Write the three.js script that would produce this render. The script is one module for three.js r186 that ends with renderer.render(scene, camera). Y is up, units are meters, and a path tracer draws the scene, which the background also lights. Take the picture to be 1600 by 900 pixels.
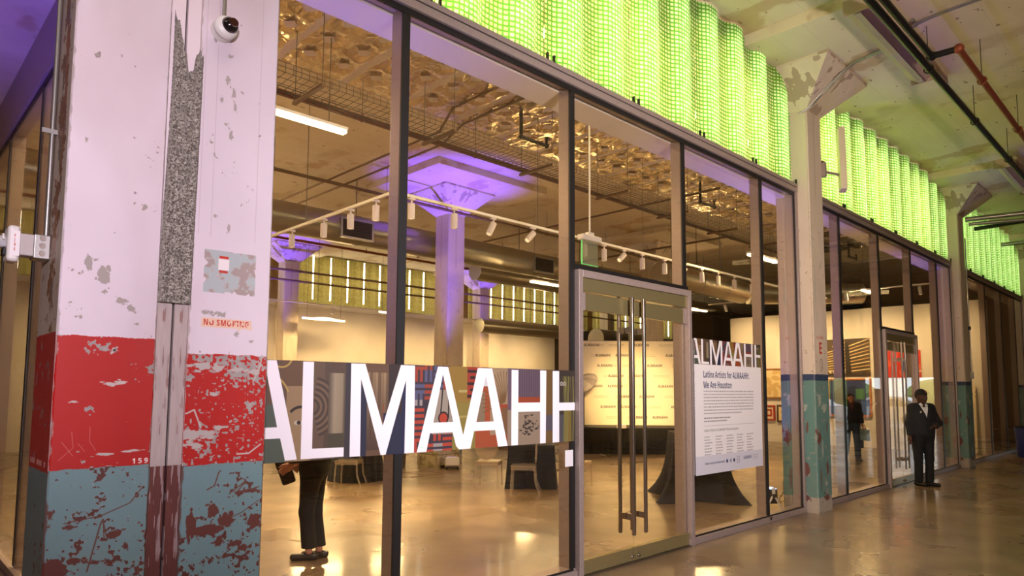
import * as THREE from 'three';
import { MarchingCubes } from 'three/addons/objects/MarchingCubes.js';
import { RoundedBoxGeometry } from 'three/addons/geometries/RoundedBoxGeometry.js';
import { mergeGeometries, mergeVertices } from 'three/addons/utils/BufferGeometryUtils.js';
import { RectAreaLightUniformsLib } from 'three/addons/lights/RectAreaLightUniformsLib.js';

// ------------------------------------------------------------------ camera, sky, large lights, exposure
const renderer = new THREE.WebGLRenderer({ antialias: true });
renderer.toneMapping = THREE.LinearToneMapping;
renderer.toneMappingExposure = 1.0;
renderer.shadowMap.enabled = true;
RectAreaLightUniformsLib.init();
const scene = new THREE.Scene();
scene.background = new THREE.Color(1.7, 1.95, 2.1);
// 24 mm lens, frame cropped from below: the optical axis lies under the frame's middle
const camera = new THREE.PerspectiveCamera(2 * Math.atan(521.5 / 1060) * 180 / Math.PI, 1600 / 1043, 0.05, 300);
camera.matrix.makeBasis(new THREE.Vector3(0.7183897, 0.0054621, 0.6956194), new THREE.Vector3(-0.0614481, 0.9965586, 0.0556344), new THREE.Vector3(-0.6929216, -0.0827117, 0.7162531));
camera.quaternion.setFromRotationMatrix(camera.matrix);
camera.position.set(0, 1.72, 4.1885);
camera.setViewOffset(1600, 1043, 0, 0, 1600, 900);
camera.updateProjectionMatrix();
scene.add(camera);

const PI = Math.PI;
const WARM = new THREE.Color().setRGB(1.0, 0.69, 0.31);
const L = { hall: 200, tube: 8.5, wash: 84, wash2: 165, bounce: 400, corridor: 6, purple: 300, flood: 45, tubeGlow: 7, farGlow: 13, spot: 90, leftPurple: 60 };
function rect(parent, x, y, z, w, h, tx, ty, tz, color, intensity) {
  const l = new THREE.RectAreaLight(color, intensity, w, h);
  l.name = 'light'; parent.add(l); l.position.set(x, y, z); parent.updateMatrixWorld(true); l.lookAt(tx, ty, tz); return l;
}
function spot(parent, x, y, z, tx, ty, tz, color, intensity, angle, penumbra, radius = 2) {
  const l = new THREE.SpotLight(color, intensity, 0, angle, penumbra, 2);
  l.name = 'light'; l.castShadow = true; l.shadow.radius = radius; l.position.set(x, y, z); l.target.position.set(tx, ty, tz);
  parent.add(l); parent.add(l.target); return l;
}

// ------------------------------------------------------------------ helpers
let seed = 7;
const rnd = () => { seed = (seed * 1664525 + 1013904223) >>> 0; return seed / 4294967296; };
const rr = (a, b) => a + (b - a) * rnd();
const clamp = (x, a = 0, b = 1) => Math.min(b, Math.max(a, x));
const mix = (a, b, t) => a + (b - a) * t;
const sst = (a, b, x) => { const t = clamp((x - a) / (b - a)); return t * t * (3 - 2 * t); };
const used = {};
function numbered(n) { used[n] = (used[n] ?? -1) + 1; return used[n] ? n + '_' + String(used[n]).padStart(3, '0') : n; }
function tag(o, label, category, group, kind) {
  if (label) o.userData.label = label; if (category) o.userData.category = category; if (group) o.userData.group = group; if (kind) o.userData.kind = kind; return o;
}
function shadows(m) { m.castShadow = true; m.receiveShadow = true; return m; }
function part(name, geo, mat, parent) {
  const m = shadows(new THREE.Mesh(Array.isArray(geo) ? merge(geo) : geo, mat));
  m.name = parent ? name : numbered(name); (parent ?? scene).add(m); return m;
}
function thing(name, label, category, pos = [0, 0, 0], turn = 0, group) {
  const o = new THREE.Group(); o.name = numbered(name); scene.add(o); o.position.set(...pos); o.rotation.y = turn; return tag(o, label, category, group);
}
function struct(name, geo, mat) { const m = shadows(new THREE.Mesh(Array.isArray(geo) ? merge(geo) : geo, mat)); m.name = name; scene.add(m); m.userData.kind = 'structure'; return m; }
function structGroup(name) { const o = new THREE.Group(); o.name = name; scene.add(o); o.userData.kind = 'structure'; return o; }
function copy(o, label, pos, turn) { const c = o.clone(); c.name = numbered(o.name.replace(/_\d{3}$/, '')); scene.add(c); c.userData = { ...o.userData }; if (label) c.userData.label = label; if (pos) c.position.set(...pos); if (turn !== undefined) c.rotation.y = turn; return c; }
function merge(list) {
  const g = list.map((x) => { const q = x.index ? x.toNonIndexed() : x.clone(); for (const k of Object.keys(q.attributes)) if (!['position', 'normal', 'uv'].includes(k)) q.deleteAttribute(k); if (!q.attributes.uv) q.setAttribute('uv', new THREE.BufferAttribute(new Float32Array(q.attributes.position.count * 2), 2)); return q; });
  return mergeGeometries(g);
}
// uv in metres, taken from the plane each face lies in
function metric(g, s = 1, ox = 0, oy = 0) {
  const p = g.attributes.position, n = g.attributes.normal, uv = new Float32Array(p.count * 2);
  for (let i = 0; i < p.count; i++) {
    const ax = Math.abs(n.getX(i)), ay = Math.abs(n.getY(i)), az = Math.abs(n.getZ(i)), x = p.getX(i), y = p.getY(i), z = p.getZ(i);
    const [u, v] = ay >= ax && ay >= az ? [x, z] : ax >= az ? [z, y] : [x, y];
    uv[2 * i] = (u + ox) * s; uv[2 * i + 1] = (v + oy) * s;
  }
  g.setAttribute('uv', new THREE.BufferAttribute(uv, 2)); return g;
}
// box between two corners
function bx(x0, x1, y0, y1, z0, z1, r = 0) {
  const w = x1 - x0, h = y1 - y0, d = z1 - z0;
  const g = r ? new RoundedBoxGeometry(w, h, d, 2, Math.min(r, w / 2.01, h / 2.01, d / 2.01)) : new THREE.BoxGeometry(w, h, d);
  g.translate((x0 + x1) / 2, (y0 + y1) / 2, (z0 + z1) / 2); return metric(g.index ? g.toNonIndexed() : g);
}
const V = (x, y, z) => new THREE.Vector3(x, y, z);
function rod(a, b, r, n = 8) {
  const d = V(...b).sub(V(...a)), g = new THREE.CylinderGeometry(r, r, d.length(), n);
  g.applyQuaternion(new THREE.Quaternion().setFromUnitVectors(V(0, 1, 0), d.clone().normalize())); const m = V(...a).add(V(...b)).multiplyScalar(.5); g.translate(m.x, m.y, m.z); return g;
}
function tube(pts, r, n = 40, k = 8, tension = .1) { return new THREE.TubeGeometry(new THREE.CatmullRomCurve3(pts.map((p) => V(...p)), false, 'catmullrom', tension), n, r, k, false); }
function lathe(pts, n = 24) { return new THREE.LatheGeometry(pts.map((p) => new THREE.Vector2(...p)), n); }
function at(g, x, y, z, ry = 0, rx = 0, rz = 0) { if (rx) g.rotateX(rx); if (rz) g.rotateZ(rz); if (ry) g.rotateY(ry); return g.translate(x, y, z); }

// noise, optionally repeating every p cells
const hash = (x, y, s) => { let h = (x * 374761393 + y * 668265263 + s * 2147483647) | 0; h = Math.imul(h ^ (h >>> 13), 1274126177); h ^= h >>> 16; return (h >>> 0) / 4294967296; };
function vnoise(x, y, s = 0, p = 0) {
  let ix = Math.floor(x), iy = Math.floor(y); const fx = x - ix, fy = y - iy, u = fx * fx * (3 - 2 * fx), v = fy * fy * (3 - 2 * fy);
  const w = (k) => p ? ((k % p) + p) % p : k, a = w(ix), b = w(ix + 1), c = w(iy), d = w(iy + 1);
  return mix(mix(hash(a, c, s), hash(b, c, s), u), mix(hash(a, d, s), hash(b, d, s), u), v);
}
function fbm(x, y, s = 0, oct = 4, p = 0) { let a = .5, t = 0, n = 0; for (let i = 0; i < oct; i++) { t += a * vnoise(x, y, s + i * 17, p); n += a; a *= .5; x *= 2; y *= 2; p *= 2; } return t / n; }
// a picture computed point by point; f returns sRGB 0..255
function picture(w, h, f) {
  const c = document.createElement('canvas'); c.width = w; c.height = h; const ctx = c.getContext('2d'), im = ctx.createImageData(w, h);
  for (let y = 0; y < h; y++) for (let x = 0; x < w; x++) { const q = f(x, y), o = 4 * (y * w + x); im.data[o] = q[0]; im.data[o + 1] = q[1]; im.data[o + 2] = q[2]; im.data[o + 3] = 255; }
  ctx.putImageData(im, 0, 0); return [c, ctx];
}
function asMap(c, rep = true, sx = 1, sy = 1, srgb = true) {
  const t = new THREE.CanvasTexture(c); if (srgb) t.colorSpace = THREE.SRGBColorSpace; t.wrapS = t.wrapT = rep ? THREE.RepeatWrapping : THREE.ClampToEdgeWrapping; t.repeat.set(sx, sy); t.magFilter = THREE.LinearFilter; return t;
}
const lerp3 = (a, b, t) => [mix(a[0], b[0], t), mix(a[1], b[1], t), mix(a[2], b[2], t)];
const S = (o) => new THREE.MeshStandardMaterial(o), P = (o) => new THREE.MeshPhysicalMaterial(o);
const ORD = ['first', 'second', 'third', 'fourth', 'fifth', 'sixth', 'seventh', 'eighth', 'ninth', 'tenth', 'eleventh', 'twelfth', 'thirteenth', 'fourteenth', 'fifteenth', 'sixteenth', 'seventeenth', 'eighteenth', 'nineteenth', 'twentieth'];

// ------------------------------------------------------------------ materials
const [floorC] = picture(1024, 1024, (x, y) => {          // polished concrete, 8 m across
  const u = x / 128, v = y / 128, n = fbm(u * 2, v * 2, 3, 5, 16), m = fbm(u * 1, v * 1, 31, 3, 8), k = vnoise(u * 32, v * 32, 5, 256);
  let c = lerp3([150, 132, 112], [186, 168, 146], sst(.3, .7, n * .6 + m * .4)); c = lerp3(c, [130, 110, 90], .16 * sst(.5, .85, fbm(u * 3, v * 3, 77, 4, 24)));
  if (k > .985 && n > .5) c = lerp3(c, [80, 66, 55], .7); return c;
});
const [roughC] = picture(512, 512, (x, y) => { const n = fbm(x / 64, y / 64, 9, 4, 8); const r = 40 + 75 * n; return [r, r, r]; });
const M = {};
M.floor = P({ color: 0xc6beb4, map: asMap(floorC, true, 1 / 8, 1 / 8), roughness: 1, roughnessMap: asMap(roughC, true, 1 / 5, 1 / 5, false), specularIntensity: 1, clearcoat: .35, clearcoatRoughness: .1 });
const [ceilC] = picture(1024, 1024, (x, y) => {           // board-marked concrete, 8 m across
  const u = x / 128, v = y / 128; let c = lerp3([206, 190, 168], [224, 212, 194], fbm(u * 1, v * 2, 11, 5, 8));
  c = lerp3(c, [168, 146, 118], .4 * sst(.58, .8, fbm(u * 2, v * 1, 41, 4, 16)));
  const board = Math.abs(((v * 2.5) % 1) - .5); if (board > .49) c = lerp3(c, [160, 142, 122], .2);
  if (fbm(u * 6, v * 14, 61, 3, 48) > .83) c = lerp3(c, [110, 92, 78], .6);
  c = lerp3(c, [150, 106, 66], .35 * sst(.66, .72, fbm(u * 1, v * 1, 91, 5, 8))); return c;
});
M.ceiling = S({ map: asMap(ceilC, true, 1 / 8, 1 / 8), roughness: .9 });
const [plasC] = picture(512, 512, (x, y) => { const n = fbm(x / 64, y / 64, 21, 5, 8); return lerp3([216, 208, 196], [232, 226, 216], n); });
M.white = S({ map: asMap(plasC, true, 1 / 4, 1 / 4), roughness: .85 });
M.brownwall = S({ map: asMap(plasC, true, 1 / 4, 1 / 4), color: 0xa98b6c, roughness: .9 });
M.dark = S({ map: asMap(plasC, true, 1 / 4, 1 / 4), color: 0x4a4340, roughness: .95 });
const [aluC] = picture(256, 256, (x, y) => { const n = vnoise(x * .03, y * 1.0, 4, 0) * .5 + vnoise(x / 8, y / 8, 8, 32) * .5; return lerp3([176, 166, 156], [194, 184, 174], n); });
M.alu = S({ map: asMap(aluC, true, 2, 2), color: 0xe4dae0, roughness: .45, metalness: .35 });
M.steel = S({ color: 0xa39a92, roughness: .28, metalness: .95 });
M.brass = S({ color: 0xa89c70, roughness: .25, metalness: .65 });
M.black = S({ color: 0x141314, roughness: .6 });
M.gasket = S({ color: 0x1b1a1b, roughness: .45 });
M.glass = P({ color: 0xf4f2ee, transmission: 1, roughness: 0, thickness: 0, ior: 1.5 });
M.galv = S({ color: 0xa9a7a3, roughness: .38, metalness: .85 });
M.whitepaint = S({ color: 0xe6e2de, roughness: .4 });
M.tube = S({ color: 0xffffff, emissive: 0xfff2d0, emissiveIntensity: L.tubeGlow, roughness: .4 });
M.farTube = S({ color: 0xffffff, emissive: 0xfff3d2, emissiveIntensity: L.farGlow, roughness: .4 });
M.linear = S({ color: 0xffffff, emissive: 0xfff0cc, emissiveIntensity: 5, roughness: .4 });
M.redpipe = S({ color: 0x8a4630, roughness: .5, metalness: .3 });
M.blackpipe = S({ color: 0x1d1c1a, roughness: .42, metalness: .4 });
M.wire = S({ color: 0x5f5a56, roughness: .5, metalness: .7 });
M.ruststeel = S({ color: 0x77604c, roughness: .6, metalness: .5 });

// ------------------------------------------------------------------ shell
struct('floor', [bx(-9.3, 40.3, -.25, 0, -18.6, 10.3)], M.floor);
struct('ceiling', [bx(-9.3, 40.3, 6.6, 6.9, -18.6, 10.3)], M.ceiling);
struct('wall_back', [bx(-9.3, 31.3, 0, 6.6, 10, 10.3)], M.brownwall);
struct('wall_left', [bx(-9.3, -9, 0, 6.6, -18.6, 10)], M.brownwall);
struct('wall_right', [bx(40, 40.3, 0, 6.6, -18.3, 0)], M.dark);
struct('wall_far', [bx(1.15, 24.3, 0, 4.55, -18.2, -17.95), bx(1.15, 24.3, 4.55, 4.72, -18.2, -17.85)], M.white);
struct('wall_far_top', [bx(-9.3, 40.3, 4.72, 6.6, -18.6, -18.35), bx(-9.3, 1.15, 0, 4.72, -18.6, -18.35)], M.brownwall);
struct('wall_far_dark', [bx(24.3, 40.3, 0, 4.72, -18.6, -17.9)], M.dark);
struct('wall_corridor_end', [bx(31, 31.3, 0, 6.6, 0, 3.6), bx(31, 31.3, 2.32, 6.6, 3.6, 8.4), bx(31, 31.3, 0, 6.6, 8.4, 10)], M.brownwall);
struct('wall_added_facade', [bx(27.4, 40.3, 0, 6.6, -.25, .1)], M.brownwall);  // added wall out of view, seals the facade end against light
struct('wall_gallery', [bx(22.8, 23.05, 0, 4.35, -7.95, -.5)], M.white);
struct('wall_side_spandrel', [bx(1.13, 1.3, 4.75, 6.6, -18.2, -.31)], M.alu);
struct('ceiling_side_corridor', [bx(-9, 1.13, 5.3, 5.5, -18.2, .12)], M.ceiling);
struct('trim_1', [bx(1.8, 27.3, 4.64, 4.8, -.47, -.14)], M.whitepaint);   // bulkhead behind the head of the glazing

// ------------------------------------------------------------------ columns
function speckle(x, y, s) { return fbm(x * 13, y * 13, s, 5); }
// worn paint on a column face; bands from bottom: [top height, colour, undercoat, wear]
function paintFace(wm, hm, ppm, s, bands, extra) {
  const w = Math.round(wm * ppm), h = Math.round(hm * ppm);
  const [c, ctx] = picture(w, h, (px, py) => {
    const x = px / ppm, y = hm - py / ppm, e = .006 * (vnoise(x * 25, 3, s) - .5) + .003 * (vnoise(x * 140, y * 9, s + 2) - .5);
    const b = bands.find((q) => y + e < q[0]) ?? bands[bands.length - 1];
    let col = lerp3(b[1], b[1].map((v) => v * .93), fbm(x * 3, y * 2, s + 5, 4));
    let wear = b[3] + (b[4] ? b[4](x / wm, y) : 0);
    const fw = b[5] ?? .28, n = speckle(x, y, s + 9) * (1 - fw) + (fbm(x * 60, y * 60, s + 1, 3) - .5) * fw * 1.35 + .5 * fw;
    if (n > .72 - wear) col = lerp3(b[2], b[2].map((v) => v * .8), fbm(x * 30, y * 30, s + 3, 3));
    else if (n > .712 - wear) col = lerp3(col, [225, 215, 212], .5);
    if (Math.min(x, wm - x) < .012 * vnoise(y * 22, s, 3)) col = lerp3(col, b[2], .75);
    const dirt = fbm(x * 2.2, y * .9, s + 21, 4); return lerp3(col, [150, 125, 112], .16 * sst(.5, .8, dirt));
  });
  const X = (x) => x * ppm, Y = (y) => (hm - y) * ppm;
  if (extra) extra(ctx, X, Y, ppm, s); return [c, ctx];
}
function scratch(ctx, X, Y, pts, col, w) { ctx.strokeStyle = col; ctx.lineWidth = w; ctx.lineCap = 'round'; ctx.lineJoin = 'round'; ctx.beginPath(); pts.forEach((p, i) => i ? ctx.lineTo(X(p[0]), Y(p[1])) : ctx.moveTo(X(p[0]), Y(p[1]))); ctx.stroke(); }
function blotch(ctx, X, Y, cx, cy, rx, ry, col, s, n = 26) {       // ragged chip of paint
  ctx.fillStyle = col; n *= 2;
  for (let b = 0; b < 5; b++) { const bx_ = b ? cx + (hash(b, 1, s + cx * 99) - .5) * 2.6 * rx : cx, by = b ? cy + (hash(b, 2, s + cy * 99) - .5) * 2.6 * ry : cy, q = b ? .12 + .3 * hash(b, 3, s) : 1; ctx.beginPath();
    for (let i = 0; i <= n; i++) { const a = i / n * 2 * PI, k = q * (.3 + 1.1 * fbm(Math.cos(a) * 1.7 + cx * 37 + b, Math.sin(a) * 1.7 + cy * 53 + s, s, 4)); const x = X(bx_ + Math.cos(a) * rx * k), y = Y(by + Math.sin(a) * ry * k); i ? ctx.lineTo(x, y) : ctx.moveTo(x, y); } ctx.fill(); }
}
const PINK = [230, 217, 228], RED = [186, 26, 20], TEAL = [118, 152, 156], UNDER = [176, 166, 164], BROWN = [104, 58, 50];
const HCOL = 4.6;
const texL = paintFace(.461, HCOL, 440, 3, [[1.315, TEAL, BROWN, .07, (u, y) => .05 * sst(1.15, .7, y), .45], [1.985, RED, UNDER, .015], [9, PINK, UNDER, -.055]], (ctx, X, Y, q, s) => {
  for (const a of [[.1, 1.03, .03, .012], [.3, .97, .04, .02], [.05, .83, .06, .05], [.13, .86, .035, .02], [.02, 1.1, .012, .02], [.22, .84, .03, .012], [.36, .9, .012, .02], [.29, .82, .016, .01]]) blotch(ctx, X, Y, ...a, 'rgb(100,54,46)', 5);
  scratch(ctx, X, Y, [[.08, 1.05], [.24, 1.07], [.37, 1.12], [.43, 1.2]], 'rgb(105,62,52)', 2.2);
  scratch(ctx, X, Y, [[.19, .8], [.24, 1.03], [.25, 1.05]], 'rgb(105,62,52)', 3); scratch(ctx, X, Y, [[.26, .95], [.25, 1.05], [.27, .96]], 'rgb(105,62,52)', 2);
  for (const a of [[.25, 1.74, .04, .01], [.3, 1.75, .03, .012], [.24, 1.38, .05, .007], [.36, 1.39, .05, .008], [.09, 1.65, .02, .006], [.26, 1.915, .016, .014]]) blotch(ctx, X, Y, ...a, 'rgb(196,186,182)', 7);
  blotch(ctx, X, Y, .26, 1.915, .009, .008, 'rgb(70,50,46)', 4);
  for (const a of [[[.04, 1.36], [.1, 1.42], [.09, 1.5]], [[.12, 1.44], [.15, 1.4]], [[.2, 1.4], [.17, 1.45], [.17, 1.52]], [[.05, 1.45], [.1, 1.38]]]) scratch(ctx, X, Y, a, 'rgba(225,205,200,.55)', 1.2);
  for (const a of [[.12, 2.36, .02, .05], [.19, 2.3, .03, .05], [.28, 2.18, .03, .015], [.33, 2.14, .022, .02], [.2, 2.22, .012, .012], [.1, 2.08, .008, .01], [.36, 2.06, .012, .008], [.08, 3.0, .008, .012], [.22, 3.5, .006, .008], [.37, 2.7, .015, .02]]) blotch(ctx, X, Y, ...a, 'rgb(165,155,150)', 9);
  ctx.fillStyle = 'rgb(240,238,236)'; ctx.font = 'bold ' + Math.round(.036 * q) + 'px sans-serif'; ctx.letterSpacing = '4px'; ctx.fillText('159', X(.37), Y(1.322));
});
const texR = paintFace(.465, HCOL, 440, 14, [[1.293, TEAL, BROWN, .055, (u, y) => .06 * sst(1.2, .7, y), .45], [1.917, RED, [182, 172, 168], .03, (u, y) => .14 * Math.max(sst(.22, 0, Math.abs(y - 1.86)), sst(.2, 0, Math.abs(y - 1.45)) * sst(.75, .2, u)) + .07 * sst(.3, .9, u), .62], [9, PINK, UNDER, -.06]], (ctx, X, Y, q) => {
  for (const a of [[.16, .93, .12, .03], [.06, .96, .03, .07], [.25, .97, .05, .045], [.42, .94, .05, .05], [.38, 1.12, .07, .012], [.17, 1.03, .03, .04], [.31, .83, .04, .02], [.22, .86, .025, .03], [.36, .8, .03, .02], [.28, 1.0, .015, .02]]) blotch(ctx, X, Y, ...a, 'rgb(102,56,48)', 15);
  scratch(ctx, X, Y, [[.14, 1.15], [.18, 1.17], [.2, 1.24], [.21, 1.25]], 'rgb(105,60,50)', 3); scratch(ctx, X, Y, [[.27, 1.12], [.36, 1.18], [.3, 1.11], [.44, 1.14]], 'rgb(105,60,50)', 3); scratch(ctx, X, Y, [[.28, .98], [.34, 1.0], [.44, 1.06]], 'rgb(105,60,50)', 2);
  for (const a of [[.09, 1.845, .06, .022], [.17, 1.84, .04, .02], [.28, 1.83, .05, .012], [.38, 1.82, .05, .016], [.04, 1.46, .05, .035], [.12, 1.47, .06, .025], [.2, 1.5, .06, .01], [.07, 1.4, .05, .02], [.15, 1.69, .03, .014]]) blotch(ctx, X, Y, ...a, 'rgb(186,176,172)', 3, 40);
  scratch(ctx, X, Y, [[.43, 1.92], [.42, 1.85], [.38, 1.76]], 'rgb(186,176,172)', 4); scratch(ctx, X, Y, [[.3, 1.34], [.37, 1.34], [.44, 1.39]], 'rgb(200,190,186)', 4); scratch(ctx, X, Y, [[.01, 1.58], [.05, 1.6], [.09, 1.5]], 'rgb(196,186,182)', 4);
  // bare plate of old grey-blue paint with a red and white mark
  const g = ctx; for (let i = 0; i < 60; i++) for (let j = 0; j < 52; j++) { const x = .07 + i * .005, y = 2.278 + j * .00475 + (.02 * (59 - i) / 60 - .01) * 0, n = fbm(i / 7, j / 7, 88, 4), e = Math.min(i, 59 - i, j, 51 - j) / 5; if (n + .25 * Math.min(e, 1) > .42) { const k = fbm(i / 9, j / 9, 99, 4); g.fillStyle = k > .55 ? 'rgb(168,152,148)' : k > .48 ? 'rgb(182,178,178)' : 'rgb(176,186,188)'; g.fillRect(X(x), Y(y), .006 * q, .006 * q); } }
  g.fillStyle = 'rgb(196,52,40)'; g.fillRect(X(.155), Y(2.49), .052 * q, .016 * q); g.fillRect(X(.155), Y(2.405), .05 * q, .014 * q); g.fillStyle = 'rgb(238,230,232)'; g.fillRect(X(.15), Y(2.474), .062 * q, .066 * q);
  // NO SMOKING, half worn away
  g.fillStyle = 'rgb(232,196,172)'; g.fillRect(X(.068), Y(2.123), .288 * q, .052 * q); g.fillStyle = 'rgb(190,44,36)'; g.font = 'bold ' + Math.round(.05 * q) + 'px sans-serif'; g.letterSpacing = '1px'; g.fillText('NO SMOKING', X(.078), Y(2.08), .268 * q);
  for (const a of [[.262, 2.085, .014, .014], [.285, 2.075, .009, .02], [.305, 2.1, .01, .01], [.346, 2.08, .016, .02], [.12, 2.112, .012, .012], [.235, 2.108, .012, .01]]) blotch(ctx, X, Y, ...a, 'rgb(232,200,178)', 2);
  for (let k = 0; k < 26; k++) blotch(ctx, X, Y, .07 + .13 * hash(k, 1, 1), 2.14 + .02 * hash(k, 2, 1), .008, .008, 'rgb(168,158,154)', k);
  for (const a of [[.17, 3.7, .016, .014], [.16, 3.55, .014, .03], [.2, 3.48, .014, .03], [.21, 3.4, .01, .03], [.13, 3.42, .01, .02], [.19, 3.22, .012, .03], [.16, 3.28, .012, .01], [.25, 3.5, .009, .01], [.2, 2.66, .01, .03], [.12, 2.72, .01, .012], [.27, 2.04, .02, .012], [.36, 2.0, .014, .01]]) blotch(ctx, X, Y, ...a, 'rgb(172,162,160)', 21);
  g.strokeStyle = 'rgba(190,170,180,.5)'; g.lineWidth = 2; for (const x of [.03, .1, .36]) { g.beginPath(); g.moveTo(X(x), Y(4.6)); g.lineTo(X(x), Y(2.6)); g.stroke(); }
});
const texS = paintFace(.51, HCOL, 300, 33, [[1.3, [104, 128, 128], BROWN, .03], [2.0, [170, 44, 36], [150, 120, 112], .06], [9, [188, 176, 160], [136, 96, 66], -.015, (u, y) => .25 * sst(.35, .6, u) * sst(.95, .7, u)]], (ctx, X, Y, q) => {
  for (let k = 0; k < 20; k++) blotch(ctx, X, Y, .28 + .1 * hash(k, 4, 2), 2.05 + 2.4 * hash(k, 7, 2), .03, .08, k % 3 ? 'rgb(146,100,66)' : 'rgb(120,106,98)', k);
  for (let k = 0; k < 9; k++) { ctx.fillStyle = 'rgba(225,205,200,.75)'; ctx.fillRect(X(.04 + k * .045), Y(1.35), .03 * q * (k % 4 === 3 ? 0 : 1), .028 * q); }
});
const [bandC] = paintFace(.5, HCOL, 220, 52, [[.22, [168, 160, 146], [140, 128, 116], .0], [1.885, [96, 134, 128], [150, 150, 136], .05], [1.975, [38, 58, 92], [120, 110, 110], -.02], [9, [214, 200, 182], [168, 150, 130], -.01]], (ctx, X, Y, q) => {
  for (const a of [[.1, 1.05, .07, .11], [.36, .62, .05, .1], [.12, .5, .02, .16], [.38, 1.2, .02, .09], [.3, .2, .1, .05]]) { blotch(ctx, X, Y, ...a, 'rgb(104,64,58)', 4); }
  for (const a of [[.2, .9, .03, .12], [.3, 1.5, .1, .08], [.15, 1.6, .08, .09], [.3, .4, .05, .04], [.1, 3.2, .03, .3], [.34, 3.6, .03, .05]]) blotch(ctx, X, Y, ...a, 'rgba(170,172,160,.75)', 8, 50);
});
function labelE(c) { // red column letter on the face that looks into the corridor
  const k = document.createElement('canvas'); k.width = c.width; k.height = c.height; const g = k.getContext('2d'); g.drawImage(c, 0, 0); const q = 220, Y = (y) => (HCOL - y) * q;
  g.fillStyle = 'rgb(186,52,42)'; g.font = 'bold ' + Math.round(.23 * q) + 'px sans-serif'; g.fillText('E', .17 * q, Y(2.27)); g.font = 'bold ' + Math.round(.045 * q) + 'px sans-serif'; g.letterSpacing = '2px'; g.fillText('COLUMN', .1 * q, Y(2.49));
  g.strokeStyle = 'rgb(96,66,62)'; g.lineWidth = 2; g.beginPath(); g.ellipse(.25 * q, Y(2.11), .05 * q, .085 * q, 0, 0, 7); g.stroke(); g.beginPath(); g.moveTo(.25 * q, Y(2.17)); g.lineTo(.25 * q, Y(2.08)); g.lineTo(.28 * q, Y(2.06)); g.stroke(); return k;
}
const fit = (c, w, h) => { const t = asMap(c, false); t.repeat.set(1 / w, 1 / h); return t; };
// a box whose four upright faces carry uv in metres from their lower left corner
function shaft(w, h, d, y0 = 0, cham = .018) {
  const a = w / 2, b = d / 2, pts = [[-a + cham, b], [a - cham, b], [a, b - cham], [a, -b + cham], [a - cham, -b], [-a + cham, -b], [-a, -b + cham], [-a, b - cham]];
  const pos = [], uv = [];
  for (let i = 0; i < 8; i++) {
    const [x0, z0] = pts[i], [x1, z1] = pts[(i + 1) % 8], len = Math.hypot(x1 - x0, z1 - z0), off = i === 1 ? w - cham : i === 3 ? d - cham : i % 2 ? 0 : cham;
    const q = [[x0, y0, z0, off], [x1, y0, z1, off + len], [x1, y0 + h, z1, off + len], [x0, y0 + h, z0, off]];
    for (const k of [0, 1, 2, 0, 2, 3]) { pos.push(q[k][0], q[k][1], q[k][2]); uv.push(q[k][3], q[k][1]); }
  }
  const g = new THREE.BufferGeometry(); g.setAttribute('position', new THREE.Float32BufferAttribute(pos, 3)); g.setAttribute('uv', new THREE.Float32BufferAttribute(uv, 2));
  g.computeVertexNormals(); return g;
}
const bandCE = labelE(bandC);
M.column = S({ map: fit(bandC, .5, HCOL), roughness: .7 }); M.columnE = S({ map: fit(bandCE, .5, HCOL), roughness: .7 });
const [capC] = picture(512, 512, (x, y) => { const n = fbm(x / 50, y / 50, 71, 5, 10); let c = lerp3([196, 182, 164], [222, 208, 190], n); if (fbm(x / 40, y / 40, 12, 5, 12) > .63) c = lerp3(c, [150, 128, 112], .7); return c; });
M.capital = S({ map: asMap(capC, true, .5, .5), roughness: .8 });
function capital(parent, y0, y1, r0, r1, front) {      // truncated pyramid under the slab with a short lip
  const f = (a) => [[-a, a], [a, a], [a, -a], [-a, -a]], A = f(r0), B = f(r1), pos = []; const q = (a, b, c, d) => pos.push(...a, ...b, ...c, ...a, ...c, ...d);
  for (let i = 0; i < 4; i++) { const j = (i + 1) % 4; q([A[i][0], y0, A[i][1]], [A[j][0], y0, A[j][1]], [B[j][0], y1, B[j][1]], [B[i][0], y1, B[i][1]]); q([B[i][0], y1, B[i][1]], [B[j][0], y1, B[j][1]], [B[j][0], y1 + .05, B[j][1]], [B[i][0], y1 + .05, B[i][1]]); }
  const g = new THREE.BufferGeometry(); g.setAttribute('position', new THREE.Float32BufferAttribute(pos, 3)); g.computeVertexNormals(); metric(g); return part('capital', g, M.capital, parent);
}
function column(x, z, label, front, drop = true) {
  const t = thing('concrete_column', label, 'column', [x, 0, z]);
  part('shaft', shaft(.505, 6.2, .51), front ? M.columnE : M.column, t);
  capital(t, 5.9, 6.41, .252, .77);
  if (drop) part('drop_panel', bx(-1.65, 1.65, 6.45, 6.6, -1.65, 1.65), M.ceiling, t);
  return t;
}
column(10.168, -.055, 'pale column with green base, dark blue stripe and a red letter E, between the first two glazed bays', true);
column(18.67, -.055, 'pale column with worn green base behind the standing guard, second along the glazing');
column(27.17, -.055, 'last pale column at the far right end of the glazing');
column(10.17, -8.5, 'pale square column lit purple inside the hall, nearest one behind the lettered window band');
column(18.67, -8.5, 'unlit pale column inside the hall seen above the glass doors');
column(10.17, -17, 'far hall column with purple capital beside the left tall pillar edge');
column(18.67, -17, 'far hall column with purple capital right of the nearest purple column');
column(27.17, -17, 'far hall column standing behind the black stage');

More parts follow.
